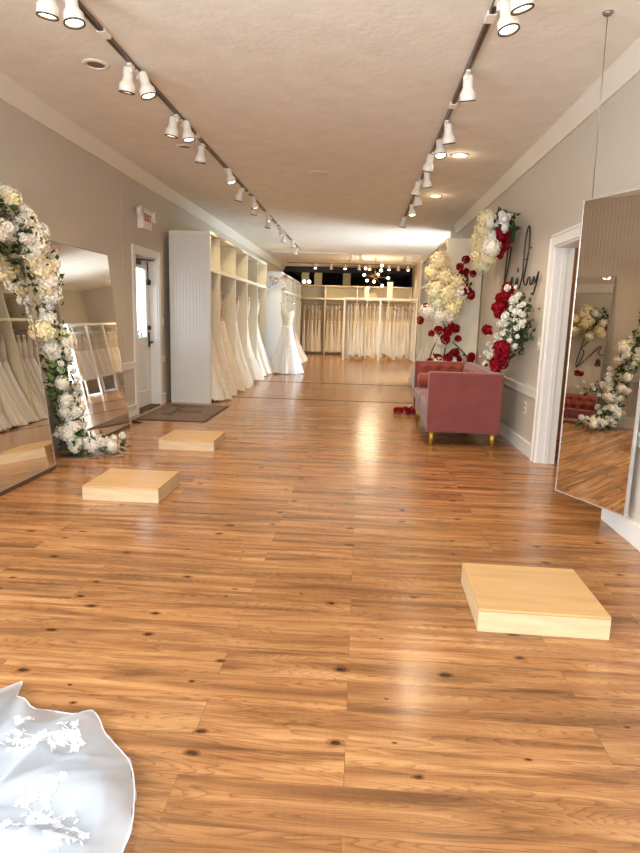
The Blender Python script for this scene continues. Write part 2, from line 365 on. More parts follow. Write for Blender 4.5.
for y in (W2a, W2b-0.05): wf.box(XA+0.05, XA+0.1, y, y+0.05, W2l, W2h)
for z in (W2l, W2h-0.05): wf.box(XA+0.05, XA+0.1, W2a, W2b, z, z+0.05)
win2 = struct('window_2', wf, M['trim'])
struct('window_pane', MB().box(XA+0.07, XA+0.08, W2a+0.05, W2b-0.05, W2l+0.05, W2h-0.05), M['glass'], win2)
wf = MB()
for y in (-1.5, 0.225, 1.95): wf.box(XL-0.1, XL-0.05, y, y+0.05, 0.5, 2.5)
for z in (0.5, 2.45): wf.box(XL-0.1, XL-0.05, -1.5, 2.0, z, z+0.05)
win3 = struct('window_3', wf, M['trim'])
struct('window_pane', MB().box(XL-0.08, XL-0.07, -1.45, 1.95, 0.55, 2.45), M['glass'], win3)
# side room beyond the right doorway
w = MB(); w.box(3.5, 3.6, 3.0, 6.9, 0, ZC).box(XR+T, 3.5, 6.8, 6.9, 0, ZC).box(XR+T, 3.5, 3.0, 3.1, 0, ZC)
struct('wall_closet', w, M['closet'])

def moulding(name, pts_xz, y0, y1, mat):
    return struct(name, MB().prism([(x, y0, z) for x, z in pts_xz], (0, y1-y0, 0)), mat)
# crown, slanted board at the ceiling
moulding('trim_1', [(XL, ZC-0.155), (XL+0.02, ZC-0.155), (XL+0.085, ZC-0.02), (XL+0.085, ZC), (XL, ZC)], YF, 21.6, M['crown'])
moulding('trim_2', [(XR, ZC-0.165), (XR-0.02, ZC-0.165), (XR-0.06, ZC-0.02), (XR-0.06, ZC), (XR, ZC)], YF, 11.6, M['crown'])
# chair rails and baseboards
def rail(name, x, s, y0, y1, z0, z1, d):
    w = MB(); w.box(min(x, x+s*d), max(x, x+s*d), y0, y1, z0, z1-0.018); w.box(min(x, x+s*(d+0.012)), max(x, x+s*(d+0.012)), y0, y1, z1-0.018, z1)
    return struct(name, w, M['trim'])
rail('trim_3', XL, 1, YF, D1a-0.09, 0.585, 0.665, 0.016)
rail('trim_4', XL, 1, D1b+0.09, 8.56, 0.585, 0.665, 0.016)
rail('trim_5', XR, -1, D2b+0.09, 8.8, 0.575, 0.66, 0.016)
rail('trim_6', XR, -1, YF, D2a, 0.575, 0.66, 0.016)
rail('baseboard_left', XL, 1, YF, D1a-0.09, 0.0, 0.14, 0.014)
rail('baseboard_left_far', XL, 1, D1b+0.09, 8.56, 0.0, 0.14, 0.014)
rail('baseboard_right', XR, -1, D2b+0.09, 8.8, 0.0, 0.135, 0.014)
rail('baseboard_right_near', XR, -1, YF, D2a, 0.0, 0.135, 0.014)
# panel seam on the left wall
struct('trim_7', MB().box(XL, XL+0.004, 7.115, 7.125, 0.665, ZC-0.155), M['wall_y'])
struct('trim_8', MB().box(-2.0, 1.12, 9.40, 9.425, 0.0, 0.004), M['strip'])
struct('trim_9', MB().box(-2.0, 1.10, 11.86, 11.885, 0.0, 0.004), M['strip'])
# header beam where the ceiling meets the back room
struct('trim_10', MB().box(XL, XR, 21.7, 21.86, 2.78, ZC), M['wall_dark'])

# ---- exit door in the left wall
d1 = MB(); c = 0.085
d1.box(XL-0.002, XL+0.02, D1a-c, D1a, 0, D1h+c).box(XL-0.002, XL+0.02, D1b, D1b+c, 0, D1h+c).box(XL-0.002, XL+0.02, D1a, D1b, D1h, D1h+c)
d1.box(XL-T, XL, D1a-0.002, D1a+0.018, 0, D1h).box(XL-T, XL, D1b-0.018, D1b+0.002, 0, D1h).box(XL-T, XL, D1a, D1b, D1h-0.018, D1h)
door1 = struct('door_1', d1, M['trim'])
xa, xb = XL-0.15, XL-0.105
dm = MB(); ya, yb = D1a+0.02, D1b-0.02
dm.box(xa, xb, ya, ya+0.13, 0.02, D1h-0.02).box(xa, xb, yb-0.13, yb, 0.02, D1h-0.02)
dm.box(xa, xb, ya+0.13, yb-0.13, 0.02, 0.22).box(xa, xb, ya+0.13, yb-0.13, 0.80, 0.94).box(xa, xb, ya+0.13, yb-0.13, D1h-0.15, D1h-0.02)
dm.box(xa+0.012, xb-0.012, ya+0.13, yb-0.13, 0.22, 0.80)
dm.box(xa+0.004, xb-0.004, ya+0.17, yb-0.17, 0.27, 0.75)
slab = dm.build('door_slab', M['door'], door1)
MB().box(xa+0.015, xa+0.022, ya+0.13, yb-0.13, 0.94, D1h-0.15).build('glass_pane', M['glass'], slab)
h = MB().box(xb, xb+0.012, yb-0.085, yb-0.045, 0.80, 1.0)
h.tube([(xb+0.01, yb-0.065, 0.87), (xb+0.06, yb-0.065, 0.87), (xb+0.062, yb-0.17, 0.865)], 0.011)
h.build('door_handle', M['black'], slab)
MB().lathe([(0.032, 0), (0.032, 0.02), (0.02, 0.032)], 14, 0, Matrix.Translation((xb, yb-0.065, 1.06)) @ Matrix.Rotation(PI/2, 4, 'Y'), cap1=True).build('deadbolt', M['black'], slab)
h = MB().box(xb, xb+0.055, ya+0.10, ya+0.36, D1h-0.12, D1h-0.06)
h.tube([(xb+0.03, ya+0.3, D1h-0.055), (xb+0.09, ya+0.55, D1h-0.05), (xb+0.08, yb-0.03, D1h-0.03)], 0.010)
h.build('door_closer', M['black'], slab)
h = MB().tube([(xb+0.02, yb-0.12, D1h-0.06), (xb+0.02, yb-0.10, D1h-0.22), (xb+0.02, yb-0.12, D1h-0.32)], 0.008)
h.lathe([(0.0, 0), (0.03, 0.01), (0.036, 0.06), (0.012, 0.08), (0.0, 0.085)], 12, 0, Matrix.Translation((xb+0.03, yb-0.12, D1h-0.36)))
h.build('door_bell', M['black'], slab)
struct('trim_11', MB().box(XL-T, XL+0.01, D1a, D1b, 0.0, 0.012), M['strip'])
# ---- right doorway casing
d2 = MB(); c = 0.095
d2.box(XR-0.02, XR+0.002, D2b, D2b+c, 0, D2h+c).box(XR-0.02, XR+0.002, D2a, D2b, D2h, D2h+c)
d2.box(XR-0.028, XR-0.018, D2b+c-0.02, D2b+c, 0, D2h+c).box(XR-0.028, XR-0.018, D2a, D2b+c, D2h+c-0.02, D2h+c)
d2.box(XR, XR+T, D2b-0.018, D2b+0.002, 0, D2h).box(XR, XR+T, D2a, D2b, D2h-0.018, D2h).box(XR-0.004, XR+T, D2a-0.002, D2a+0.018, 0, D2h)
d2.box(XR+0.06, XR+0.10, D2b-0.03, D2b-0.018, 0, D2h-0.018)
struct('door_2', d2, M['trim'])
# ---- outside the exit door
struct('ground', MB().box(-14, XL-T, 0, 22, -0.12, -0.02), M['pave'])
def leaf_cluster(mb, centres, rad, n, size, rnd, mi=0):
    for _ in range(n):
        cx_ = rnd.choice(centres); d = Vector((rnd.gauss(0,1), rnd.gauss(0,1), rnd.gauss(0,1))).normalized()
        p = Vector(cx_) + d * rad * rnd.uniform(0.55, 1.1)
        q = Quaternion((rnd.gauss(0,1), rnd.gauss(0,1), rnd.gauss(0,1), rnd.gauss(0,1))).normalized()
        s = size * rnd.uniform(0.7, 1.3)
        a = [Vector((0,0,0)), Vector((0.32*s,0.45*s,0.06*s)), Vector((0,s,-0.05*s)), Vector((-0.32*s,0.45*s,0.06*s))]
        v = [mb.bm.verts.new(p + q @ k) for k in a]
        f = mb.bm.faces.new((v[0], v[1], v[2])); f.material_index = mi; f = mb.bm.faces.new((v[0], v[2], v[3])); f.material_index = mi
rnd = random.Random(3)
sh = thing('garden_shrub', 'leafy green shrub outside the exit door glass', 'shrub', (-5.6, 13.6, -0.02))
m_ = MB(); leaf_cluster(m_, [(rnd.uniform(-.7,.7), rnd.uniform(-1.4,1.4), rnd.uniform(0.25,0.62)) for _ in range(14)], 0.35, 900, 0.13, rnd); m_.build('foliage', M['shrub'], sh)
MB().tube([(0,0,0), (0.03,0.02,0.3), (0,0.05,0.6)], 0.04).build('trunk', M['stem'], sh)

# ------------------------------------------------------------------ platforms
def platform(loc, rz, label, w_=0.525, d_=0.485, h_=0.10):
    t = thing('display_platform', label, 'platform', loc, rz, 'low maple fitting platforms')
    MB().box(-w_/2, w_/2, -d_/2, d_/2, h_-0.012, h_).bevel(0.003, 2).build('top_board', M['plat'], t)
    s = MB(); k = 0.018
    s.box(-w_/2, w_/2, -d_/2, -d_/2+k, 0, h_-0.012).box(-w_/2, w_/2, d_/2-k, d_/2, 0, h_-0.012).box(-w_/2, -w_/2+k, -d_/2+k, d_/2-k, 0, h_-0.012).box(w_/2-k, w_/2, -d_/2+k, d_/2-k, 0, h_-0.012)
    s.build('side_frame', M['plat_side'], t); return t
platform((-1.585, 4.14, 0), 0.0, 'low maple box platform on the floor before the flower arch, glare on top')
platform((-1.60, 5.77, 0), 0.0, 'low maple box platform on the floor beside the grey doormat')
platform((0.80, 2.64, 0), -0.02, 'low maple box platform standing alone at the right front', 0.53, 0.49)

# ------------------------------------------------------------------ doormat
mt = thing('doormat', 'grey brown doormat with dark script lying before the exit door', 'doormat', (-2.235, 7.72, 0))
MB().box(-0.43, 0.43, -0.67, 0.67, 0, 0.008).bevel(0.003, 1).build('rubber_edge', M['mat_edge'], mt)
MB().box(-0.405, 0.405, -0.645, 0.645, 0.006, 0.012).build('carpet', M['mat'], mt)

SIGN = [[(7.30,2.12),(7.34,1.90),(7.37,1.70),(7.42,1.36)],
        [(7.14,2.10),(7.20,1.94),(7.30,1.77),(7.38,1.69)],
        [(7.38,1.70),(7.31,1.65),(7.30,1.56),(7.35,1.42),(7.40,1.33),(7.38,1.33),(7.22,1.50),(7.07,1.68),(7.01,1.75),(6.985,1.73),(7.02,1.63),(6.97,1.58),(6.86,1.62),(6.76,1.73),(6.735,1.65),(6.70,1.63),(6.66,1.62),(6.56,1.74),(6.56,1.95),(6.54,2.12),(6.47,2.215),(6.41,2.17),(6.39,1.97),(6.46,1.80),(6.50,1.70),(6.46,1.655),(6.38,1.64),(6.32,1.705),(6.26,1.70),(6.24,1.64),(6.18,1.64),(6.12,1.705),(6.10,1.66),(6.06,1.65),(5.97,1.74),(6.02,1.63),(6.10,1.54),(6.17,1.55)],
        [(6.77,1.83),(6.755,1.79)]]
def smooth(pts, n=5):
    P = [Vector(p) for p in pts]; out = []
    for i in range(len(P)-1):
        p0, p1, p2, p3 = P[max(i-1,0)], P[i], P[i+1], P[min(i+2,len(P)-1)]
        for k in range(n):
            t = k/n
            out.append(0.5*((2*p1)+(p2-p0)*t+(2*p0-5*p1+4*p2-p3)*t*t+(3*p1-p0-3*p2+p3)*t**3))
    out.append(P[-1]); return out
ink = MB()
for st in SIGN[:3]:      # flat printed strokes, read from the shop side
    pts = [(-0.10 + (z-1.72)*0.62, 0.12 + (y-6.7)*0.58) for y, z in st]
    sm = smooth([(a, b, 0.0) for a, b in pts], 4)
    for a, b in zip(sm, sm[1:]):
        dv = (b-a);
        if dv.length < 1e-5: continue
        nrm = Vector((-dv.y, dv.x, 0)).normalized()*0.015
        ink.prism([(a-nrm)+Vector((0,0,0.0121)), (b-nrm)+Vector((0,0,0.0121)), (b+nrm)+Vector((0,0,0.0121)), (a+nrm)+Vector((0,0,0.0121))], (0,0,0.0006))
ink.build('script_lettering', M['mat_ink'], mt)
MB().prism([(-0.05,-0.03,0),(0.05,-0.03,0),(0.05,-0.03,0.008),(-0.05,-0.03,0.035)], (0,0.06,0)).build('doorstop', M['black'], None, (-2.56, 6.86, 0))
tag(bpy.data.objects['doorstop'], 'small black wedge doorstop on the floor by the leaning mirror', 'doorstop')

# ------------------------------------------------------------------ cabinets
def beadboard(mb, x, y0, y1, z0, z1, axis, s, board=0.046, t=0.006, gap=0.004):
    """boards standing proud of a panel; axis 'x': panel faces -y"""
    n = max(1, int(round((y1-y0)/board))); b = (y1-y0)/n
    for i in range(n):
        a0, a1 = y0+i*b+gap/2, y0+(i+1)*b-gap/2
        if axis == 'x': mb.box(a0, a1, min(x, x+s*t), max(x, x+s*t), z0, z1)
        else: mb.box(min(x, x+s*t), max(x, x+s*t), a0, a1, z0, z1)
def cabinet(name, label, loc, rz, W, D, H, divs, shelf=1.87, pan=None, near=0, cat='cabinet', group=None, railz=1.71, mat=None):
    """local: x along the front, y from front (0) to back (D). near=0/1 : which end shows beadboard"""
    mat = mat or M['cab']; pan = pan or M['cab_panel']; k = 0.035
    t = thing(name, label, cat, loc, rz, group)
    for e, x0 in enumerate((0, W-k)):
        p = MB().box(x0, x0+k, 0, D, 0, H-k)
        if e == near: beadboard(p, x0 if e == 0 else x0+k, 0.012, D-0.012, 0, H-k, 'y', -1 if e == 0 else 1)
        p.build('side_panel', pan if e == near else mat, t)
    MB().box(0, W, 0, D, H-k, H).build('top_panel', mat, t)
    MB().box(k, W-k, 0.0, D-0.012, shelf-0.02, shelf+0.03).build('shelf', mat, t)
    MB().box(k, W-k, D-0.012, D, 0, H-k).build('back_panel', mat, t)
    for x in divs:
        p = MB().box(x-k/2, x+k/2, 0, D-0.012, shelf+0.03, H-k).box(x-k/2, x+k/2, 0, D-0.012, 0, shelf-0.02)
        p.build('divider', mat, t)
    xs = [k] + list(divs) + [W-k]
    for a, b in zip(xs, xs[1:]):
        MB().tube([(a+0.01, D*0.45, railz), (b-0.01, D*0.45, railz)], 0.014).build('hanging_rail', M['rail'], t)
    return t
LC = (-2.12, 8.60)                     # left cabinet front line
LD = [9.19, 10.33, 11.40, 12.49]
cabinet('cubby_cabinet', 'tall ivory cubby cabinet with grey ribbed end panel beside the exit door', (LC[0], LC[1], 0), PI/2, 5.05, 0.58, 2.385, [y-LC[1] for y in LD], near=0, group=None)
RC = (1.13, 12.5)
RD = [11.6, 10.7, 9.78]
rcab = cabinet('cubby_cabinet', 'tall ivory cubby cabinet with ribbed end panel behind the rose sofa', (RC[0], RC[1], 0), -PI/2, 3.66, 0.515, 2.385, [RC[1]-y for y in RD], near=1, pan=M['cab'])
MB().box(3.66, 3.672, 0.50, 0.515, 0, 2.385).build('corner_strip', M['pine'], rcab)
cabinet('cubby_cabinet', 'ivory cubby cabinet with glossy white end panel, behind the white display gown', (-1.83, 14.02, 0), PI/2, 4.2, 0.6, 2.24, [0.9, 1.9, 3.0], shelf=1.83, pan=M['cab_white'], near=5, railz=1.66)
o_ = MB().box(-0.008, 0.0, 0.0, 0.6, 0, 2.24).build('end_panel', M['cab_white'], bpy.data.objects['cubby_cabinet.002'])
cabinet('cubby_cabinet', 'long ivory cubby unit across the back of the shop', (-2.12, 21.0, 0), 0.0, 3.75, 0.5, 2.32, [0.86, 1.93, 2.28, 3.0], shelf=1.87, near=5, railz=1.70)

# white framed racks
def frame_rack(label, loc, rz, W, H=1.87, D=0.45, mid=(0.5,)):
    t = thing('garment_rack', label, 'clothes rack', loc, rz); k = 0.05
    for f in [0]+list(mid)+[1]:
        x = f*(W-k)
        MB().box(x, x+k, 0, k, 0, H-0.06).box(x, x+k, D-k, D, 0, H-0.06).box(x, x+k, k, D-k, 0.0, 0.05).build('upright', M['white_metal'], t)
    MB().box(0, W, 0, D, H-0.06, H).build('top_board', M['white_metal'], t)
    xs = [f*(W-k) for f in [0]+list(mid)+[1]]
    for a, b in zip(xs, xs[1:]):
        MB().tube([(a+k-0.005, D/2, H-0.14), (b+0.005, D/2, H-0.14)], 0.013).build('hanging_rail', M['rail'], t)
    return t
frame_rack('white framed garment rack full of white gowns before the back cubby unit', (-0.555, 18.6, 0), 0.0, 2.18)
frame_rack('white framed garment rack against the right wall past the cabinet, seen in mirror', (1.75, 17.7, 0), -PI/2, 3.1, 1.87, 0.42, (0.333, 0.667))

# ------------------------------------------------------------------ gowns
def gown_mesh(seed, hem_z=0.03, top=1.60, wx=0.15, hx=0.27, wy=0.075, hy=0.10, waist=1.13, pleats=9, shift=(0,0), lace_mat=0, style=0):
    r = random.Random(seed); seg = 40; ph = [r.uniform(0, 6.28) for _ in range(5)]
    sk = MB(); rings = []; n = 13
    for i in range(n+1):
        t = i/n; z = waist + (hem_z-waist)*t
        g = t**(1.25 if style == 0 else (0.8 if style == 1 else 2.4))
        a = wx*0.72 + (hx-wx*0.72)*g; b = wy*0.8 + (hy-wy*0.8)*g
        cx_ = shift[0]*t**1.5; cy_ = shift[1]*t**1.5; ring = []
        for k in range(seg):
            th = 2*PI*k/seg
            rip = 1 + 0.02 + t*(0.19*math.sin(pleats*th+ph[0]+0.8*t) + 0.10*math.sin((pleats*2-3)*th+ph[1]-t)) + 0.03*t*math.sin(3*th+ph[2])
            zz = z + (0.015*math.sin(pleats*th+ph[3]) + 0.02*math.sin(2*th+ph[4]))*t*t
            ring.append(sk.bm.verts.new((cx_ + a*rip*math.cos(th), cy_ + b*rip*math.sin(th), max(zz, 0.012))))
        rings.append(ring)
    for p, q in zip(rings, rings[1:]):
        for k in range(seg):
            f = sk.bm.faces.new((p[k], p[(k+1)%seg], q[(k+1)%seg], q[k])); f.smooth = True
    bd = MB(); rings = []; prof = [(waist+0.01, 0.74, 0.80), (waist+0.09, 0.76, 0.86), (waist+0.18, 0.90, 1.0), (waist+0.27, 1.0, 1.05), (waist+0.33, 0.96, 0.9)]
    for z, fa, fb in prof:
        ring = []
        for k in range(24):
            th = 2*PI*k/24; top_dip = 0.05*abs(math.cos(th))**2 if z > waist+0.3 else 0
            ring.append(bd.bm.verts.new((wx*fa*math.cos(th), wy*fb*math.sin(th)*(1+0.06*math.sin(5*th+seed)), z-0.05*(z > waist+0.3)*(1-abs(math.cos(th)))+top_dip)))
        rings.append(ring)
    for p, q in zip(rings, rings[1:]):
        for k in range(24):
            f = bd.bm.faces.new((p[k], p[(k+1)%24], q[(k+1)%24], q[k])); f.smooth = True
    st = []
    for s in (-1, 1):
        st.append(MB())
        for yy in (-1, 1):
            st[-1].tube([(s*wx*0.8, yy*wy*0.55, waist+0.31), (s*wx*0.86, yy*wy*0.35, waist+0.40), (s*wx*0.80, yy*0.004, top-0.005)], 0.011, 6)
    return sk, bd, st
def hanger_mesh(top, wx, railz):
    h = MB().tube([(-wx*1.1, 0, top-0.03), (-wx*0.5, 0, top+0.02), (0, 0, top+0.05), (wx*0.5, 0, top+0.02), (wx*1.1, 0, top-0.03)], 0.009, 6)
    h.tube([(0, 0, top+0.05), (0, 0, railz-0.02), (0.016, 0, railz+0.005), (0.008, 0, railz+0.019), (-0.012, 0, railz+0.018), (-0.02, 0, railz+0.004)], 0.003, 5)
    return h
PROTO = {}
def gown(kind, variant, loc, rz, label, group, colour, **kw):
    """one gown of each kind and variant is built with its parts; repeats copy it"""
    key = (kind, variant, colour)
    if key in PROTO: return dup(PROTO[key], loc, rz, label, group)
    railz = kw.pop('railz'); top = railz-0.10
    t = thing('bridal_gown', label, 'gown', loc, rz, group)
    sk, bd, st = gown_mesh(hash((kind, variant)) % 997 if False else (len(PROTO)*37+5), top=top, waist=top-0.45, **kw)
    sk.build('skirt', GOWN[colour], t); bd.build('bodice', LACE[colour], t); [q.build('shoulder_strap', LACE[colour], t) for q in st]
    hanger_mesh(top, kw.get('wx', 0.15), railz).build('hanger', M['plastic'], t)
    PROTO[key] = t; return t
CN = ['ivory', 'white', 'champagne', 'blush']
# left cabinet: five bays, rail runs along Y, gowns face the camera
bays = [8.635] + LD + [13.62]
rl = random.Random(21)
for b in range(5):
    y0, y1 = bays[b]+0.05, bays[b+1]-0.05
    n = 2 if b == 0 else 3
    for k in range(n):
        y = y0 + (y1-y0)*(k+0.55)/(n) if b else y0 + 0.16 + 0.22*k
        col = rl.choice([0, 0, 3, 2, 0]); v = (b*3+k) % 4
        gown('left', v, (-2.38, y, 0), 0.0, '%s lace gown, %s from the near end in the %s bay of left cabinet' % (CN[col], ORD[k], ORD[b]), 'gowns in the left cabinet', col,
             railz=1.71, wx=0.15, hx=0.25+0.03*(v % 2), wy=0.08, hy=0.13, shift=(0.12+0.04*(v % 3), -0.02), style=[0, 1, 0, 2][v], pleats=9+v)
# right cabinet
rb = [12.46] + RD + [8.88]
for b in range(4):
    y0, y1 = rb[b+1]+0.06, rb[b]-0.06
    for k in range(4):
        y = y1 - (y1-y0)*(k+0.5)/4; col = rl.choice([1, 1, 0]); v = (b+k) % 4
        gown('right', v, (1.38, y, 0), PI, '%s gown, %s from the far end in the %s bay of cabinet behind sofa' % (CN[col], ORD[k], ORD[b]), 'gowns in the right cabinet', col,
             railz=1.71, wx=0.14, hx=0.25, wy=0.07, hy=0.115, shift=(0.10, 0.0), style=[0, 1, 0, 0][v], pleats=9+v)
# far left cabinet
for k in range(7):
    y = 14.5 + 0.55*k; col = [0, 3, 2, 0, 2, 0, 3][k]; v = k % 3
    gown('farleft', v, (-2.08, y, 0), 0.0, '%s gown hung %s from the white end panel in the far left cabinet' % (CN[col], ORD[k]), 'gowns in the far left cabinet', col,
         railz=1.66, wx=0.14, hx=0.28, wy=0.08, hy=0.14, shift=(0.26, 0.0), style=[0, 1, 0][v], pleats=8+v)
# back unit: rail along X, gowns seen edge on
xs = [-1.98+0.135*i for i in range(12)]
xs = [x for x in xs if abs(x+1.26) > 0.07]
for k, x in enumerate(xs):
    col = [0, 2, 0, 0, 3, 2, 0, 3, 0, 2, 0, 0][k]; v = k % 4
    gown('back', v, (x, 21.22+rl.uniform(-.05,.05), 0), PI/2+rl.uniform(-.35,.35), '%s gown, %s from the left in the back cubby unit' % (CN[col], ORD[k]), 'gowns in the back unit', col,
         railz=1.70, wx=0.14, hx=0.20, wy=0.036, hy=0.085+0.01*v, style=[0, 0, 1, 2][v], pleats=8+v, hem_z=0.10)
# white framed rack
for b in range(2):
    for k in range(9):
        x = -0.555+0.05+1.065*b + 0.065 + k*0.112; col = [1, 1, 0, 1, 1, 1, 3, 1, 1][k]; v = (k*3+b) % 5
        gown('frame', v, (x, 18.825+rl.uniform(-.03,.03), 0), PI/2+rl.uniform(-.3,.3), '%s gown, %s from the left in the %s half of the white framed rack' % (CN[col], ORD[k], ['left', 'right'][b]), 'gowns on the white framed rack', col,
             railz=1.73, wx=0.14, hx=0.20, wy=0.030, hy=0.062+0.012*v, style=[0, 0, 1, 2, 0][v], pleats=7+v, hem_z=0.06+0.035*v)
# rack seen only in the left mirrors
for k in range(18):
    y = 14.78 + k*0.155 + (0.10 if k > 5 else 0) + (0.08 if k > 11 else 0)
    col = [0, 2, 0, 1, 3, 0][k % 6]; v = k % 3
    gown('side', v, (1.96, y, 0), 0.0, '%s short gown, %s from the near end of the rack reflected in the far mirror' % (CN[col], ORD[k]), 'gowns on the right wall rack', col,
         railz=1.73, wx=0.14, hx=0.17, wy=0.05, hy=0.07, style=[0, 2, 1][v], pleats=7+v, hem_z=0.45)

# display gown hung at the corner of the far left cabinet
dg = thing('display_gown', 'white lace display gown with full skirt hung in front of white end panel', 'gown', (-1.64, 13.62, 0), 0.25)
sk, bd, st = gown_mesh(77, top=1.56, waist=1.06, wx=0.15, hx=0.36, wy=0.11, hy=0.24, pleats=10, shift=(-0.03, 0.0), style=0, hem_z=0.02)
sk.build('skirt', GOWN[1], dg); bd.build('bodice', LACE[0], dg); [q.build('shoulder_strap', LACE[1], dg) for q in st]
MB().prism([(-0.03, -0.125, 1.0), (0.02, -0.125, 1.02), (0.06, -0.30, 0.04), (-0.01, -0.31, 0.04)], (0, 0.012, 0)).build('front_panel', LACE[0], dg)
h = hanger_mesh(1.56, 0.15, 1.70); h.tube([(0, 0, 1.70), (-0.02, 0.35, 1.74)], 0.006); h.build('hanger', M['rail'], dg)

# ------------------------------------------------------------------ flowers
def floret_ball(seed, n=90, petal=0.25):
    r = random.Random(seed); m = MB(); m.ball((0,0,0), 0.72, 2)
    for f in m.bm.faces: f.material_index = 0
    for i in range(n):
        y = 1-2*(i+0.5)/n; rr = math.sqrt(1-y*y); ph = i*2.39996
        d = Vector((rr*math.cos(ph), rr*math.sin(ph), y)); d = (d + Vector((r.gauss(0,.08), r.gauss(0,.08), r.gauss(0,.08)))).normalized()
        u = d.orthogonal().normalized(); u = Quaternion(d, r.uniform(0, 6.28)) @ u; w_ = d.cross(u); c0 = d*r.uniform(0.80, 1.04)
        for k in range(4):
            a = u*math.cos(k*PI/2)+w_*math.sin(k*PI/2); b = u*math.cos(k*PI/2+PI/2)+w_*math.sin(k*PI/2+PI/2)
            s = petal*r.uniform(0.8, 1.1)
            p = [c0, c0+a*s*0.55+d*0.05*r.uniform(0,2), c0+(a+b)*s*0.62+d*(-0.02+0.08*r.random()), c0+b*s*0.55+d*0.05*r.uniform(0,2)]
            m.poly(p)
    return m
def rose_mesh(seed):
    """ruffled bloom: cupped petals wrapped round a bud"""
    r = random.Random(seed); m = MB(); m.ball((0, 0, -0.1), 0.5, 1)
    n = 26
    for i in range(n):
        f = i/(n-1); el = PI/2*(0.92-1.35*f); az = i*2.39996+r.uniform(-.2, .2); rad = 0.42+0.45*f
        d = Vector((math.cos(el)*math.cos(az), math.cos(el)*math.sin(az), math.sin(el))); e = Vector((-math.sin(az), math.cos(az), 0)); u = d.cross(e).normalized()
        w_ = (0.30+0.30*f)*r.uniform(0.85, 1.15); lift = 0.10+0.25*f; G = []
        for p in range(4):
            t = p/3; row = []
            for q in range(5):
                v = (q/4-0.5)*2
                pos = d*rad*(0.80+0.20*t) + u*(-0.20+0.62*t*(0.7+0.3*f))*(1-0.18*v*v) + e*v*w_*math.sin(PI*(0.22+0.56*t)) + d*(lift*t*t*0.5 - 0.16*v*v*(1-0.4*t)) + d*0.03*math.sin(3*v+i)*t
                row.append(m.bm.verts.new(pos*0.95))
            G.append(row)
        for p in range(3):
            for q in range(4):
                fc = m.bm.faces.new((G[p][q], G[p][q+1], G[p+1][q+1], G[p+1][q])); fc.smooth = True
    return m
HYD = {c: [floret_ball(s+i).data('hydrangea', M[k]) for i in range(2)] for c, k, s in (('w', 'hyd_white', 1), ('c', 'hyd_cream', 5), ('g', 'hyd_green', 9))}
ROSE = {c: [rose_mesh(s+i).data('rose', M[k]) for i in range(2)] for c, k, s in (('w', 'rose_white', 1), ('r', 'rose_red', 4), ('p', 'rose_pink', 7))}
def bloom(kind, c, parent, p, r, rnd, face=None):
    me = rnd.choice((HYD if kind == 'hydrangea' else ROSE)[c]); d = Vector(face if face else (0,0,1)) + Vector((rnd.gauss(0,.25), rnd.gauss(0,.25), rnd.gauss(0,.25)))
    q = d.to_track_quat('Z', 'Y') @ Quaternion((0,0,1), rnd.uniform(0, 6.28))
    o = link(kind, me, parent, p, q.to_euler(), r*(rnd.uniform(0.9, 1.1))); return o

# ---- the half arch between the two left mirrors
rf = random.Random(8)
AX, AY = -2.52, 5.12
PATH = [(-2.20,5.29,0.08),(-2.34,5.21,0.085),(-2.48,5.13,0.11),(-2.53,5.15,0.28),(-2.54,5.13,0.45),(-2.55,5.09,0.60),(-2.55,5.02,0.77),(-2.55,4.99,0.97),(-2.55,4.88,1.14),(-2.52,4.78,1.37),(-2.50,4.73,1.56),(-2.48,4.58,1.72),(-2.46,4.44,1.82),(-2.44,4.28,1.885),(-2.44,4.05,1.89),(-2.44,3.75,1.82)]
PS = smooth(PATH, 12)
arch = thing('flower_arch', 'tall half arch of white hydrangeas and roses between the two left mirrors', 'flower arch', (AX, AY, 0))
base = Vector((AX, AY, 0))
# metal hoop, standing on a flat foot plate
hp = MB().tube([p-base for p in PS], 0.012, 8); hp.box(-0.07, 0.13, -0.10, 0.08, 0, 0.008); hp.tube([(0.05, 0.0, 0.0), (0.04, 0.02, 0.12)], 0.01)
hp.build('hoop_frame', M['wire'], arch)
L_ = len(PS)
for i in range(58):
    f = (i+0.5)/58; p = PS[int(f*(L_-1))]; up = max(0, min(1, (p.z-0.2)/1.5))
    sprd = 0.085+0.045*up
    off = Vector((rf.uniform(0.0, 0.07), rf.uniform(-1, 1)*sprd, rf.uniform(-1, 1)*sprd))
    if p.z < 0.25: off = Vector((rf.uniform(-.05, .05), rf.uniform(-.09, .02), rf.uniform(-.01, .04)))
    c = rf.choice('wwwwwcg') if p.z > 0.9 else rf.choice('wwww')
    r = rf.uniform(0.062, 0.088) if p.z > 0.9 else rf.uniform(0.05, 0.07)
    q = p+off-base; q.z = max(q.z, r*1.05)
    bloom('hydrangea', c, arch, q, r, rf, (1, -0.5, 0.1))
for i in range(98):
    f = ((i+0.5)/98)**1.1; p = PS[int(f*(L_-1))]
    a = rf.uniform(0, 6.28); w_ = rf.uniform(0.09, 0.17)
    off = Vector((rf.uniform(0.0, 0.10), math.cos(a)*w_, math.sin(a)*w_))
    if p.z < 0.25: off = Vector((rf.uniform(-.08, .08), rf.uniform(-.13, .06), rf.uniform(0.0, .09)))
    q = p+off-base; r = rf.uniform(0.024, 0.042); q.z = max(q.z, r*1.1)
    bloom('rose', rf.choice('wwwwwwp') if p.z > 1.2 else 'w', arch, q, r, rf, (1, -0.5, 0.3))
m_ = MB(); cs = [PS[i]-base for i in range(0, L_, 2)]
leaf_cluster(m_, [c for c in cs], 0.12, 700, 0.062, rf, 0); leaf_cluster(m_, [c for c in cs if 0.12 < c.z < 1.1], 0.12, 200, 0.065, rf, 1)
for v in m_.bm.verts: v.co.z = max(v.co.z, 0.01)
tag(m_.build('foliage', [M['leaf'], M['leaf_light']], arch), kind='stuff')

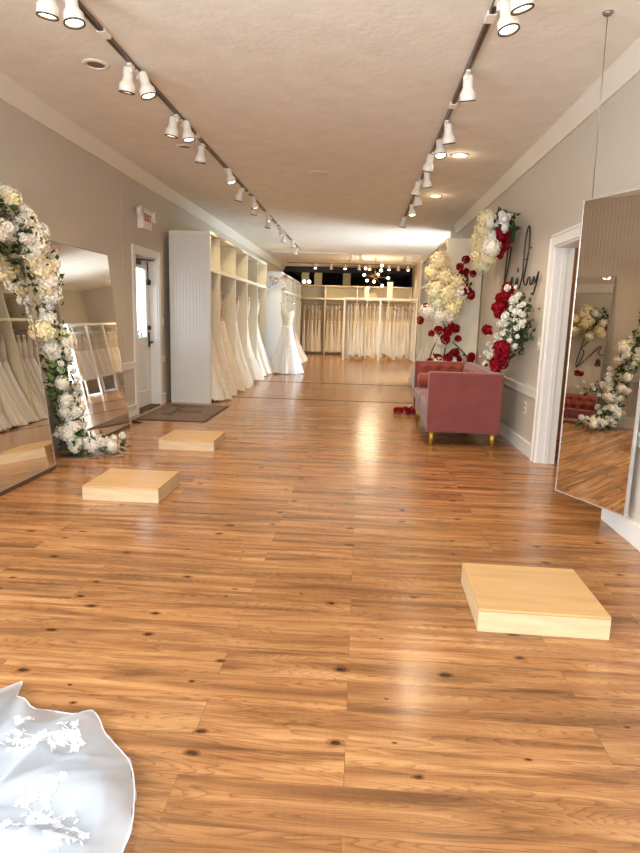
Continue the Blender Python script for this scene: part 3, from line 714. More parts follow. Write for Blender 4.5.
# ---- arrangement on the end panel of the right cabinet
A = thing('flower_garland', 'cream hydrangea garland with trailing red roses hung on the ivory cabinet end', 'flower garland', (1.2, 8.78, 1.2))
ab = Vector((1.2, 8.78, 1.2))
for x, z, r, c in ((1.02,2.05,.13,'c'),(0.93,1.90,.12,'c'),(1.10,1.86,.13,'c'),(1.26,1.78,.13,'c'),(0.99,1.70,.14,'c'),(1.15,1.62,.15,'c'),(1.32,1.66,.11,'w'),(1.02,1.50,.14,'g'),(1.22,1.42,.12,'c'),(0.90,1.38,.11,'w'),(1.06,1.32,.12,'w'),(1.20,1.30,.10,'w'),(1.30,1.52,.11,'c'),
                   (1.13,0.98,.10,'w'),(1.07,0.66,.12,'w'),(1.27,0.70,.10,'w'),(1.48,0.63,.09,'c'),(0.98,1.62,.10,'g')):
    bloom('hydrangea', c, A, Vector((x, 8.66-rf.uniform(0, .06), z))-ab, r, rf, (0, -1, 0))
for x, z, r in ((1.36,2.08,.07),(1.49,2.06,.07),(1.28,1.98,.07),(1.52,1.98,.065),(1.47,1.90,.07),(1.33,1.88,.09),(1.38,1.93,.06),(1.36,1.76,.085),(1.42,1.68,.08),(1.36,1.66,.07),(1.46,1.60,.075),(0.80,1.26,.07),(0.87,1.46,.05),
                (1.05,1.14,.085),(1.18,1.12,.10),(1.28,1.16,.09),(1.15,1.02,.09),(1.32,1.03,.07),(1.22,1.20,.07),(0.96,1.09,.06),
                (0.96,0.70,.07),(1.07,0.75,.09),(1.20,0.77,.08),(1.30,0.84,.09),(1.35,0.74,.08),(1.45,0.66,.085),(1.50,0.70,.08),(1.52,0.80,.07),(1.52,0.76,.07),(1.22,0.63,.08),(1.40,0.58,.07)):
    bloom('rose', 'r', A, Vector((x, 8.64-rf.uniform(0, .10), z))-ab, r*0.78, rf, (0, -1, 0.2))
sm = MB()
for pts in (((1.1,1.35),(1.2,1.05),(1.15,0.62)), ((1.28,0.98),(1.45,0.82),(1.56,0.68)), ((1.1,1.1),(1.0,0.85),(0.96,0.70)), ((1.30,1.75),(1.33,1.92),(1.36,2.05)), ((1.05,2.0),(1.08,1.6),(1.1,1.3))):
    sm.tube([Vector((x, 8.76-0.03*math.sin(i), z))-ab for i, (x, z) in enumerate(pts)], 0.009, 6)
sm.box(-0.02, 0.02, 0.0, 0.062, 0.55, 0.59)
sm.build('stem', M['stem'], A)
m_ = MB(); leaf_cluster(m_, [Vector((x, 8.70, z))-ab for x, z in ((0.95,1.8),(1.1,1.7),(1.2,1.45),(1.0,1.4),(1.15,1.1),(1.1,0.72),(1.3,0.76),(1.5,0.7),(1.35,1.85),(1.4,1.7))], 0.09, 160, 0.07, rf)
tag(m_.build('foliage', M['leaf'], A), kind='stuff')

# ---- cluster on the right wall above the sign
B = thing('flower_cluster', 'cream hydrangea and red rose cluster mounted high on right wall above script', 'flower cluster', (1.6, 7.1, 2.2))
bb = Vector((1.6, 7.1, 2.2))
for y, z, r, c in ((8.05,2.50,.10,'c'),(8.30,2.46,.10,'c'),(8.50,2.36,.10,'c'),(7.92,2.38,.11,'c'),(8.22,2.34,.11,'w'),(8.45,2.24,.10,'g'),(7.80,2.28,.10,'c'),(8.10,2.24,.11,'c'),(8.34,2.14,.10,'c'),(7.66,2.16,.09,'w'),(7.92,2.12,.11,'c'),(8.16,2.08,.10,'c'),
                   (8.02,1.99,.10,'g'),(7.78,2.46,.08,'w'),(7.60,2.26,.08,'w'),(7.74,2.04,.09,'c'),(8.18,2.58,.09,'c'),(8.56,2.30,.08,'c'),(8.30,2.02,.09,'c'),(7.88,2.54,.07,'c')):
    k = rf.uniform(0.85, 0.93); bloom('hydrangea', c, B, Vector((1.5*k, y*k, 1.27+(z-1.27)*k-0.02))-bb, r, rf, (-1, -0.6, 0))
for y, z, r, c in ((7.30,2.38,.07,'w'),(7.05,2.40,.075,'w'),(7.45,2.48,.06,'w'),(7.2,2.47,.05,'w'),(6.98,2.30,.06,'w'),(7.38,2.28,.05,'p'),(7.0,2.05,.05,'w'),
                   (7.10,2.22,.09,'r'),(7.20,2.14,.10,'r'),(7.02,2.12,.09,'r'),(7.12,2.06,.08,'r'),(7.28,2.20,.08,'r'),(6.95,2.19,.07,'r'),(7.16,2.27,.07,'r')):
    k = rf.uniform(0.93, 0.98); bloom('rose', c, B, Vector((1.5*k, y*k, 1.27+(z-1.27)*k-0.03))-bb, r*0.9, rf, (-1, -0.6, 0.1))
m_ = MB(); leaf_cluster(m_, [Vector((1.47, y*0.97, z-0.06))-bb for y, z in ((7.4,2.40),(7.2,2.44),(7.0,2.4),(6.95,2.28),(7.05,2.28),(7.4,2.25),(7.2,2.3))], 0.085, 190, 0.07, rf)
for v in m_.bm.verts: v.co.x = min(v.co.x, 0.045)
tag(m_.build('foliage', M['leaf'], B), kind='stuff')
MB().box(0.02, 0.05, 0.05, 0.3, -0.06, 0.06).tube([(0.0, -0.1, 0.0), (-0.18, 0.0, 0.0)], 0.02).tube([(0.0, 0.2, 0.0), (-0.2, 0.25, 0.0)], 0.02).build('backing_foam', M['leaf'], B)
# ---- diagonal spray below the sign
Cc = thing('flower_spray', 'diagonal spray of white and red roses mounted on right wall below script', 'flower spray', (1.6, 6.4, 1.15))
cb = Vector((1.6, 6.4, 1.15))
red = [(6.42,1.60,.085),(6.36,1.54,.075),(6.50,1.56,.075),(6.58,1.45,.09),(6.44,1.43,.085),(6.66,1.42,.07),(6.52,1.36,.07),(6.60,1.52,.06),
       (6.24,1.03,.09),(6.34,0.97,.085),(6.14,1.02,.07),(6.46,0.93,.085),(6.55,0.84,.09),(6.40,0.85,.08),(6.60,0.76,.085),(6.30,0.90,.07),(6.50,1.02,.07),(6.20,0.94,.07),(7.26,1.18,.08),(7.20,1.17,.06),(6.48,0.77,.07)]
whi = [(6.09,1.48,.065),(5.72,1.43,.055),(5.86,1.36,.065),(5.66,1.36,.05),(6.22,1.32,.08),(6.28,1.16,.09),(5.94,1.22,.065),(5.75,1.26,.055),(6.10,1.40,.06),(6.0,1.30,.055),(6.45,1.26,.06),(6.62,1.25,.065),(6.55,1.15,.055),(6.42,1.10,.055),(6.12,1.20,.055),(6.02,1.10,.055),(5.85,1.14,.05),(6.70,1.12,.06),
       (6.80,1.05,.06),(6.95,0.98,.065),(6.88,0.90,.07),(7.02,0.88,.06),(6.78,0.85,.055),(7.1,0.80,.055),(6.95,0.78,.06),(7.2,0.92,.05),(7.1,1.02,.05),(5.98,1.52,.05),(6.25,1.60,.06),(6.05,1.60,.045),(5.95,1.42,.05),(5.78,1.34,.045),(6.3,1.24,.05),(6.36,1.33,.05),(6.14,1.1,.06),(5.9,1.05,.05),(7.35,0.86,.05)]
for y, z, r in red: bloom('rose', 'r', Cc, Vector((1.46-rf.uniform(0,.06), y+rf.uniform(-.03,.03), z))-cb, r*0.85, rf, (-1, -0.7, 0.1))
for i, (y, z, r) in enumerate(whi): bloom('rose', 'p' if (z < 1.0 and i % 3 == 0) else 'w', Cc, Vector((1.47-rf.uniform(0,.07), y+0.02, z))-cb, r*rf.uniform(0.5, 0.74), rf, (-1, -0.7, 0.1))
m_ = MB(); leaf_cluster(m_, [Vector((1.52, y, z))-cb for y, z in ((6.15,1.45),(5.95,1.38),(6.3,1.35),(6.05,1.25),(6.3,1.15),(6.15,1.15),(6.5,1.2),(6.0,1.15),(6.6,1.1),(6.8,0.95),(7.0,0.85),(6.3,1.0),(5.9,1.3))], 0.10, 330, 0.065, rf)
for v in m_.bm.verts: v.co.x = min(v.co.x, 0.045)
tag(m_.build('foliage', M['leaf'], Cc), kind='stuff')
MB().box(-0.03, 0.05, 0.05, 0.35, -0.10, 0.10).build('backing_foam', M['leaf'], Cc)
# ---- fallen roses on the floor
Fl = thing('fallen_rose_spray', 'crimson rose spray fallen on floor beside the rose sofa', 'flower spray', (0.68, 8.30, 0))
for x, y, r in ((0.06,0,.06),(-0.03,0.03,.055),(-0.11,-0.02,.05),(0.0,-0.07,.05),(0.13,0.05,.055),(-0.16,0.03,.045)):
    bloom('rose', 'r', Fl, (x, y, r*0.9+0.005), r, rf, (0, -1, 0.6))
MB().tube([(-0.2, 0, 0.008), (0, 0.02, 0.01), (0.2, 0.03, 0.008)], 0.006, 6).build('stem', M['stem'], Fl)
# ---- white floral spray on the white end panel
Wf = thing('flower_spray', 'small white flower spray on top corner of the glossy white end panel', 'flower spray', (-1.93, 13.9, 2.05))
for x, z, r, c in ((-0.02,0.0,.09,'w'),(0.10,0.02,.08,'w'),(0.16,-0.10,.06,'w'),(-0.12,0.05,.06,'w'),(-0.15,-0.15,.05,'w'),(0.19,0.08,.06,'p'),(0.15,-0.2,.05,'p')):
    bloom('rose', c, Wf, (x, -0.0, z), r, rf, (0.3, -1, 0))
MB().tube([(-0.18, 0.08, -0.16), (0.0, 0.06, 0.0), (0.2, 0.08, 0.1)], 0.006, 6).build('stem', M['stem'], Wf)

# ------------------------------------------------------------------ script sign
sg = thing('script_sign', 'black metal cursive script sign on right wall among the flowers', 'sign', (XR-0.03, 6.7, 1.7))
wd = MB()
for st in SIGN: wd.tube([Vector((0, y-6.7, z-1.7)) for y, z, _ in smooth([(y, z, 0) for y, z in st], 5)], 0.0085, 6)
for y, z in ((7.37,1.72),(6.56,1.9),(6.40,2.0),(7.05,1.70),(6.2,1.64)): wd.tube([(0, y-6.7, z-1.7), (0.03, y-6.7, z-1.7)], 0.006, 6)
wd.build('lettering', M['signblack'], sg)
def text_mesh(txt, size, depth, bold=False):
    cu = bpy.data.curves.new('t', 'FONT'); cu.body = txt; cu.size = size; cu.extrude = depth; cu.align_x = 'CENTER'; cu.align_y = 'CENTER'; cu.offset = 0.004 if bold else 0.0
    o = bpy.data.objects.new('t', cu); COL.objects.link(o); dg_ = bpy.context.evaluated_depsgraph_get(); dg_.update()
    me = bpy.data.meshes.new_from_object(o.evaluated_get(dg_)); bpy.data.objects.remove(o); return me
me = text_mesh('&', 0.20, 0.008); me.materials.append(M['signblack'])
link('ampersand', me, sg, (0.02, 0.30, -0.27), (PI/2, 0, -PI/2))

# ------------------------------------------------------------------ sofa (local: x along the length away from camera -> world +Y)
S = thing('velvet_sofa', 'dusty rose velvet tufted sofa with gold legs along the right wall', 'sofa', (0.70, 6.22, 0))
LN, DP, HT = 1.72, 0.74, 0.755
MB().box(0.02, DP-0.0, 0.02, LN-0.02, 0.145, 0.28).bevel(0.012, 2).build('seat_base', M['velvet'], S)
for y0 in (0.0, LN-0.10): MB().box(0.0, DP, y0, y0+0.10, 0.14, HT).bevel(0.015, 3).build('armrest', M['velvet'], S)
MB().box(DP-0.12, DP, 0.10, LN-0.10, 0.14, HT).bevel(0.015, 3).build('backrest', M['velvet'], S)
for k in range(2):
    a = 0.105+k*(LN-0.21)/2
    MB().box(0.0, DP-0.20, a, a+(LN-0.21)/2-0.006, 0.285, 0.43).bevel(0.03, 4).build('seat_cushion', M['velvet'], S)
def tufted(origin, uvec, vvec, nvec, U, V, nu, nv):
    m = MB(); a, b = 60, 22; G = []
    btn = [((i+0.5)/nu if j % 2 == 0 else (i+1.0)/nu, (j+0.5)/nv) for j in range(nv) for i in range(nu if j % 2 == 0 else nu-1)]
    for i in range(a+1):
        row = []
        for j in range(b+1):
            u, v = i/a, j/b
            d = min(((u-p)*U)**2+((v-q)*V)**2 for p, q in btn)
            hgt = 0.045*(1-math.exp(-d/(0.05**2)))*min(1, 8*min(u, 1-u)+0.2)*min(1, 5*min(v, 1-v)+0.2)
            row.append(m.bm.verts.new(Vector(origin)+Vector(uvec)*u*U+Vector(vvec)*v*V+Vector(nvec)*hgt))
        G.append(row)
    for i in range(a):
        for j in range(b):
            f = m.bm.faces.new((G[i][j], G[i+1][j], G[i+1][j+1], G[i][j+1])); f.smooth = True
    pts = [Vector(origin)+Vector(uvec)*p*U+Vector(vvec)*q*V+Vector(nvec)*0.008 for p, q in btn]
    return m, pts
m_, pts = tufted((DP-0.122, 0.10, 0.40), (0,1,0), (0,0,1), (-1,0,0), LN-0.20, HT-0.42, 8, 2)
pad = m_.build('tufted_pad', M['velvet_lit'], S)
for p in pts: MB().ball(p, 0.014, 1).build('button', M['velvet_lit'], pad)
m_, pts = tufted((0.03, LN-0.102, 0.42), (1,0,0), (0,0,1), (0,-1,0), DP-0.16, HT-0.44, 4, 2)
pad = m_.build('tufted_pad', M['velvet_lit'], S)
for p in pts: MB().ball(p, 0.014, 1).build('button', M['velvet_lit'], pad)
for x in (0.06, DP-0.06):
    for y in (0.06, LN-0.06):
        MB().lathe([(0.018, 0.0), (0.034, 0.145)], 4, 0, Matrix.Translation((x, y, 0)) @ Matrix.Rotation(PI/4, 4, 'Z'), cap0=True, cap1=True).build('leg', M['gold'], S)
bo = thing('bolster_cushion', 'round rose velvet bolster lying against the far arm of sofa', 'cushion', (0.73, 7.72, 0.525))
MB().lathe([(0.0, 0.0), (0.075, 0.004), (0.09, 0.02), (0.092, 0.3), (0.09, 0.46), (0.075, 0.476), (0.0, 0.48)], 20, 0, Matrix.Rotation(PI/2, 4, 'Y')).build('cover', M['velvet_lit'], bo)
for x in (-0.004, 0.484): MB().ball((x, 0, 0), 0.014, 1).build('end_button', M['velvet_lit'], bo)

# ------------------------------------------------------------------ mirrors
def mirror(label, loc, rz, W, H, T_, lean, side=None, base=True, ext=None):
    """local: front faces -y, x along the width; leaning back about its bottom edge"""
    t = thing('floor_mirror' if base else 'hanging_mirror', label, 'mirror', loc); t.rotation_euler = Euler((-lean, 0, rz), 'XYZ')
    e = 0.008
    MB().box(-W/2+e, W/2-e, -0.0005, 0.004, e, H-e).build('mirror_glass', M['mirror'], t)
    f = MB(); f.box(-W/2, -W/2+e, -0.002, T_, 0, H).box(W/2-e, W/2, -0.002, T_, 0, H).box(-W/2+e, W/2-e, -0.002, T_, H-e, H).box(-W/2+e, W/2-e, -0.002, T_, 0, e)
    f.build('frame', side or M['mirror_edge'], t)
    MB().box(-W/2+e, W/2-e, 0.005, T_, e, H-e).build('backing_board', M['mirror_side'], t)
    if base: MB().box(-W/2, W/2, 0.0, T_, -0.03, 0.0).build('bottom_rail', M['mirror_base'], t)
    return t
def lean_loc(x, y, lean): return (x, y, 0.03*math.cos(lean)+0.002)
mirror('tall leaning mirror left of the flower arch, reflecting hanging white gowns', lean_loc(-2.42, 3.86, 0.108), PI/2, 1.60, 1.90, 0.03, 0.108, side=M['mirror_side'])
mirror('tall leaning mirror right of the flower arch, beside the exit door', lean_loc(-2.545, 5.96, 0.104), PI/2, 1.26, 1.84, 0.045, 0.104, side=M['mirror_side'])
# hanging mirror: far lower corner fx, near lower corner nx
fx, nx = Vector((1.347, 4.098, 0)), Vector((1.588, 3.568, 0))
mid = (fx+nx)/2; dirv = (nx-fx); ang = math.atan2(dirv.y, dirv.x)
hm = mirror('tall frameless mirror hung on wires before the right doorway', (mid.x, mid.y, 0.16), ang, dirv.length, 1.87, 0.022, 0.0, base=False)
Wm = dirv.length
for x in (-Wm/2+0.06, Wm/2-0.06):
    u_ = dirv.normalized(); a_ = Vector((1.29, 3.83, 0)) - mid; ax_, ay_ = a_.dot(u_) + (0 if x < 0 else Wm-0.12), a_.dot(Vector((-u_.y, u_.x, 0)))
    hw = MB().tube([(x, 0.011, 1.865), (ax_, ay_, ZC-0.16-0.012)], 0.0025, 6)
    hw.build('hanging_wire', M['wire'], hm)
    MB().lathe([(0.03, 0), (0.026, -0.01), (0.012, -0.02)], 14, 0, Matrix.Translation((ax_, ay_, ZC-0.16)), cap0=True, cap1=True).build('ceiling_anchor', M['wire'], hm)

# ------------------------------------------------------------------ small wall fittings
ex = thing('exit_sign', 'white exit sign with two round emergency lamps above the left door', 'exit sign', (XL, 7.78, 2.40))
MB().box(0, 0.075, -0.16, 0.16, -0.12, 0.12).bevel(0.008, 2).build('housing', M['plastic'], ex)
me = text_mesh('EXIT', 0.12, 0.002, True); me.materials.append(M['red']); link('lettering', me, ex, (0.0765, 0, 0.01), (PI/2, 0, PI/2))
for s in (-1, 1):
    lm = MB().lathe([(0.0, -0.02), (0.055, -0.015), (0.07, 0.03), (0.062, 0.045)], 18, 0, Matrix.Translation((0.055, s*0.25, 0.06)) @ Matrix.Rotation(PI/2, 4, 'Y')); lm.box(0.01, 0.04, min(s*0.15, s*0.22), max(s*0.15, s*0.22), 0.045, 0.075)
    lm = lm.build('emergency_lamp', M['plastic'], ex)
    MB().lathe([(0.0, 0.05), (0.06, 0.043)], 18, 0, Matrix.Translation((0.055, s*0.25, 0.06)) @ Matrix.Rotation(PI/2, 4, 'Y')).build('lens', M['lens'], lm)
sw = thing('light_switch', 'white light switch plate on left wall beyond the exit door', 'light switch', (XL, 8.52, 1.14))
MB().box(0, 0.006, -0.035, 0.035, -0.058, 0.058).bevel(0.002, 1).build('plate', M['plastic'], sw); MB().box(0.005, 0.013, -0.008, 0.008, -0.014, 0.014).build('toggle', M['plastic'], sw)
sw = thing('light_switch', 'white light switch plate on right wall beside the doorway casing', 'light switch', (XR, 5.86, 1.08))
MB().box(-0.006, 0, -0.035, 0.035, -0.058, 0.058).bevel(0.002, 1).build('plate', M['plastic'], sw); MB().box(-0.013, -0.005, -0.008, 0.008, -0.014, 0.014).build('toggle', M['plastic'], sw)
so = thing('wall_outlet', 'white power outlet low on right wall between sofa and doorway', 'outlet', (XR, 6.14, 0.44))
MB().box(-0.006, 0, -0.036, 0.036, -0.058, 0.058).bevel(0.002, 1).build('plate', M['plastic'], so)
for z in (-0.024, 0.024): MB().box(-0.0075, -0.005, -0.016, 0.016, z-0.014, z+0.014).build('socket', M['socket'], so)

# ------------------------------------------------------------------ ceiling lights
def recessed(x, y, label, lit, group):
    t = thing('recessed_light', label, 'ceiling light', (x, y, ZC), 0, group)
    MB().lathe([(0.095, 0.0), (0.092, -0.008), (0.065, -0.012), (0.062, -0.004)], 24).build('trim_ring', M['lampwhite' if lit else 'plastic'], t)
    MB().lathe([(0.0, -0.004), (0.063, -0.004)], 24).build('lamp_face', M['bulb'] if lit else M['track'], t)
    return t
recessed(-1.93, 4.55, 'unlit recessed ceiling light nearest the camera, left of the track', False, 'recessed lights')
recessed(-1.90, 6.65, 'unlit recessed ceiling light above between the mirror and left track', False, 'recessed lights')
recessed(-1.88, 9.30, 'unlit recessed ceiling light beside left track above the cubby cabinet', False, 'recessed lights')
recessed(0.95, 6.85, 'glowing recessed ceiling light right of the right track', True, 'recessed lights')
recessed(0.95, 9.0, 'glowing recessed ceiling light by the right track, farther from camera', True, 'recessed lights')
sp_ = thing('ceiling_speaker', 'round pale flush ceiling speaker between the two light tracks', 'speaker', (-0.57, 7.75, ZC))
MB().lathe([(0.0, -0.012), (0.10, -0.012), (0.12, -0.006), (0.125, 0.0)], 28).build('grille', M['crown'], sp_)
def track(x, y0, y1, label, joints, along='y'):
    t = thing('track_rail', label, 'light track', (x, y0, ZC)); Lr = y1-y0
    a = MB().box(-0.018, 0.018, 0, Lr, -0.02, 0.0); a.build('rail', M['track'], t)
    MB().box(-0.006, 0.006, 0.01, Lr-0.01, -0.022, -0.0195).build('conductor_slot', M['black'], t)
    for j in joints: MB().box(-0.026, 0.026, j-0.05-y0, j+0.05-y0, -0.026, -0.001).build('joint_cover', M['lampwhite'], t)
    return t
track(-1.66, 2.2, 16.2, 'long ceiling light track along the left side', [4.05, 6.2, 8.9, 11.8])
track(0.655, 2.2, 11.3, 'long ceiling light track along the right side', [3.85, 5.3, 8.0])
MT, MK = M['track'], M['black']; M['track'] = M['black'] = M['lampwhite']; t = track(0, 0, 4.0, 'crosswise ceiling light track near the back, nearer row', []); M['track'], M['black'] = MT, MK; t.location = (1.5, 16.9, ZC); t.rotation_euler = (0, 0, PI/2)
t = track(0, 0, 4.0, 'crosswise ceiling light track near the back, farther row', []); t.location = (1.5, 20.2, ZC); t.rotation_euler = (0, 0, PI/2)
k_ = 0.80
def pr(l): return [(r*k_, z*k_) for r, z in l]
HOUS = MB().lathe(pr([(0.0, 0.0), (0.036, -0.004), (0.043, -0.02), (0.043, -0.10), (0.05, -0.12), (0.068, -0.145), (0.070, -0.205), (0.066, -0.208), (0.058, -0.19)]), 20).data('lamp_housing', M['lampwhite'])
BULB = MB().lathe(pr([(0.0, -0.198), (0.03, -0.194), (0.059, -0.188)]), 20).data('bulb_face', M['bulb'])
RING = MB().lathe(pr([(0.0705, -0.200), (0.0715, -0.210), (0.062, -0.2105), (0.059, -0.199)]), 20).data('baffle_ring', M['lampdark'])
ADAP = MB().box(-0.014, 0.014, -0.04, 0.04, -0.036, -0.0225).tube([(0, 0, -0.034), (0, 0, -0.075)], 0.007, 8).data('track_adapter', M['lampwhite'])
SPOTS = []
def head(x, y, tilt, az, label, group, power=1.0):
    t = thing('track_spotlight', label, 'spotlight', (x, y, ZC), 0, group)
    link('track_adapter', ADAP, t)
    d = Vector((math.sin(tilt)*math.cos(az), math.sin(tilt)*math.sin(az), -math.cos(tilt)))
    q = (-d).to_track_quat('Z', 'Y')
    ho = link('lamp_housing', HOUS, t, Vector((0, 0, -0.045)) + d*(-0.02) + Vector((0.040*math.cos(az), 0.040*math.sin(az), 0)), q.to_euler())
    link('bulb_face', BULB, ho); link('baffle_ring', RING, ho)
    SPOTS.append((Vector((x, y, ZC-0.045)) + Vector((0.040*math.cos(az), 0.040*math.sin(az), 0)) + d*0.175, d, power))
lys = [3.40, 3.53, 4.50, 4.62, 5.58, 5.72, 6.48, 7.50, 8.60, 9.15, 9.70, 10.4, 11.1, 12.1, 13.2, 14.2, 15.8]
raz = random.Random(4)
for i, y in enumerate(lys):
    az = [PI*0.85, -0.2][i % 2] + raz.uniform(-.3, .3); tl = raz.uniform(0.12, 0.32)
    head(-1.66, y, tl, az, 'white track spotlight, %s from the camera on the left ceiling track' % ORD[i], 'left track spotlights')
rys = [3.36, 3.64, 4.60, 5.68, 6.25, 6.70, 7.5, 8.0, 8.7, 9.6, 10.7]
for i, y in enumerate(rys):
    az = [0.3, -0.6, 1.3, 1.0, -1.3, 2.0, 0.9, 2.4, 1.0, -1.2, 2.2][i]; tl = raz.uniform(0.15, 0.35)
    head(0.655, y, tl, az, 'white track spotlight, %s from the camera on the right ceiling track' % ORD[i], 'right track spotlights')
for i, x in enumerate((-0.36, -0.10, 1.08, 1.32)):
    head(x, 16.9, 0.3, PI/2, 'white track spotlight, %s from left on nearer crosswise track' % ORD[i], 'crosswise track spotlights', 1.6)
for i, x in enumerate((-1.55, -1.05, -0.6, -0.15, 0.18, 0.55, 0.8, 1.1, 1.4)):
    head(x, 20.2, 0.3, PI/2 if i % 2 else -PI/2, 'white track spotlight, %s from left on farther crosswise track' % ORD[i], 'crosswise track spotlights', 1.6)

# sputnik chandelier
ch = thing('sputnik_chandelier', 'brass starburst chandelier with glowing bulbs above the white framed rack', 'chandelier', (0.33, 18.2, ZC))
MB().lathe([(0.0, -0.03), (0.05, -0.028), (0.065, 0.0)], 18).build('canopy', M['brass'], ch)
MB().tube([(0, 0, -0.02), (0, 0, -0.52)], 0.008).build('stem', M['brass'], ch)
MB().ball((0, 0, -0.52), 0.05, 2).build('hub', M['brass'], ch)
nA = 10
for i in range(nA):
    z = 1-2*(i+0.5)/nA; rr = math.sqrt(1-z*z); ph = i*2.39996+0.4; d = Vector((rr*math.cos(ph), rr*math.sin(ph), z*0.8)).normalized()
    c0 = Vector((0, 0, -0.52)); L0 = 0.30
    arm = MB().tube([c0+d*0.04, c0+d*L0], 0.006, 6).tube([c0+d*L0, c0+d*(L0+0.05)], 0.016, 8).build('arm', M['brass'], ch)
    MB().ball(c0+d*(L0+0.08), 0.04, 2).build('bulb', M['bulb_bright'], arm)

# things on top of the racks, posts behind
for x, w_, hgt, lab in ((0.115, 0.13, 0.30, 'white storage box standing on the white framed rack, left of the chandelier'), (0.80, 0.16, 0.47, 'tall white storage box standing on the white framed rack, right of the chandelier')):
    t = thing('storage_box', lab, 'box', (x, 18.8, 1.87)); MB().box(-w_/2, w_/2, -0.1, 0.1, 0, hgt-0.03).build('box_body', M['boxyel'], t); MB().box(-w_/2-0.004, w_/2+0.004, -0.104, 0.104, hgt-0.05, hgt).build('lid', M['boxyel'], t)
t = thing('storage_box', 'small tan carton in the back cubby behind the chandelier', 'box', (0.33, 21.2, 1.902)); MB().box(-0.13, 0.13, -0.12, 0.12, 0, 0.2).build('box_body', M['plat'], t); MB().box(-0.03, 0.03, -0.122, 0.122, 0.198, 0.202).build('tape_strip', M['boxyel'], t)
for i, (x, lab) in enumerate(((-2.03, 'square cream post rising behind the back unit at far left'), (-1.58, 'square cream post behind the back unit, with globe lamp beside it'), (-0.58, 'square cream post behind back unit above its middle bay'))):
    t = thing('support_post', lab, 'post', (x, 21.95, 0)); MB().box(-0.13, 0.13, -0.09, 0.09, 0, 2.78).build('shaft', M['post'], t); MB().box(-0.16, 0.16, -0.12, 0.12, 2.78, ZC).build('capital', M['post'], t)
for x, lab in ((-1.83, 'small glowing globe lamp on top of back unit between two posts'), (-2.0, 'small glowing globe lamp at left end of back unit top')):
    t = thing('globe_lamp', lab, 'lamp', (x, 21.2, 2.32)); MB().lathe([(0.05, 0), (0.05, 0.02), (0.015, 0.03), (0.015, 0.06)], 14, cap0=True, cap1=True).build('lamp_base', M['brass'], t); MB().ball((0, 0, 0.11), 0.055, 2).build('globe', M['bulb_bright'], t)

# ------------------------------------------------------------------ bridal train in the foreground
BP = [(-1.19,1.80),(-1.12,1.86),(-1.075,1.75),(-0.99,1.70),(-0.93,1.735),(-0.82,1.715),(-0.72,1.62),(-0.61,1.51),(-0.55,1.38),(-0.525,1.30),(-0.53,1.20),(-0.60,1.02),(-0.72,0.86),(-0.95,0.74),(-1.25,0.72),(-1.48,0.95),(-1.56,1.25),(-1.50,1.55),(-1.34,1.76)]
TC = Vector((-1.02, 1.24))
bpol = sorted([(math.atan2(y-TC.y, x-TC.x), math.hypot(x-TC.x, y-TC.y)) for x, y in BP])
def Rth(th):
    n = len(bpol)
    for i in range(n):
        a0, r0 = bpol[i]; a1, r1 = bpol[(i+1) % n]
        if i == n-1: a1 += 2*PI
        t_ = th if th >= a0 else th+2*PI
        if a0 <= t_ <= a1: k = (t_-a0)/max(a1-a0, 1e-6); return r0+(r1-r0)*(3*k*k-2*k**3)
    return bpol[0][1]
CREASE = [(-1.05,1.30,-0.98,1.66,.014,.016),(-0.95,1.20,-0.66,1.44,.012,.014),(-1.0,1.42,-0.72,1.50,.010,.010),(-0.92,1.10,-0.60,1.22,.012,.013),(-1.15,1.30,-1.10,1.70,.014,.02),(-0.88,1.34,-0.80,1.60,.009,.010),(-0.75,1.12,-0.62,1.36,.010,.012),(-1.0,1.0,-0.66,1.05,.014,.018),(-0.9,1.62,-0.78,1.66,.008,.009)]
def hz(x, y, layer):
    dx, dy = x-TC.x, y-TC.y; th = math.atan2(dy, dx); rho = math.hypot(dx, dy)/max(Rth(th), 1e-4)
    b = 0.075*max(0, 1-rho**2.2)**0.8 if layer else 0.045*max(0, 1-rho**2)**0.8
    f = 0.024*math.sin(9*th+5*rho)*rho + 0.016*math.sin(17*th-7*rho+1)*rho + 0.012*math.sin(11*x+6*y)*math.sin(7*y-5*x+1)
    fo = 0.0
    for ax_, ay_, bx_, by_, h_, w_ in CREASE:
        lx, ly = bx_-ax_, by_-ay_; L2 = lx*lx+ly*ly; t_ = max(0, min(1, ((x-ax_)*lx+(y-ay_)*ly)/L2)); bow = 0.03*math.sin(PI*t_)
        d_ = ((x-ax_)*ly-(y-ay_)*lx)/math.sqrt(L2)+bow; g_ = math.hypot(x-ax_-t_*lx, y-ay_-t_*ly)
        fo += h_*math.exp(-(d_/w_)**2)*math.exp(-max(0, g_-0.03)**2/0.0018)
    e = 0.012*max(0, (rho-0.82)/0.18)*(1+math.sin(13*th))
    return max(0.006 if layer else 0.003, b + (f*0.9+fo if layer else f*0.5)*min(1, 1.6*(1.05-rho)+0.3) + (e if layer else 0) + (0.012 if layer else 0.004))
def sheet(scale, layer):
    m = MB(); NA, NR = 220, 56; G = []
    for j in range(1, NR+1):
        row = []
        for i in range(NA):
            th = -PI+2*PI*i/NA; r = Rth(th)*scale*j/NR*(1+0.012*math.sin(23*th)*(j/NR))
            x, y = TC.x+r*math.cos(th), TC.y+r*math.sin(th); row.append(m.bm.verts.new((x-TC.x, y-TC.y, hz(x, y, layer))))
        G.append(row)
    c_ = m.bm.verts.new((0, 0, hz(TC.x, TC.y, layer)))
    for i in range(NA): f = m.bm.faces.new((c_, G[0][i], G[0][(i+1) % NA])); f.smooth = True
    for a, b in zip(G, G[1:]):
        for i in range(NA): f = m.bm.faces.new((a[i], b[i], b[(i+1) % NA], a[(i+1) % NA])); f.smooth = True
    return m
tr = thing('bridal_train', 'white tulle bridal train with lace flowers spread on floor at lower left', 'gown train', (TC.x+0.012, TC.y-0.03, 0))
sheet(0.84, 0).build('satin_lining', M['satin'], tr)
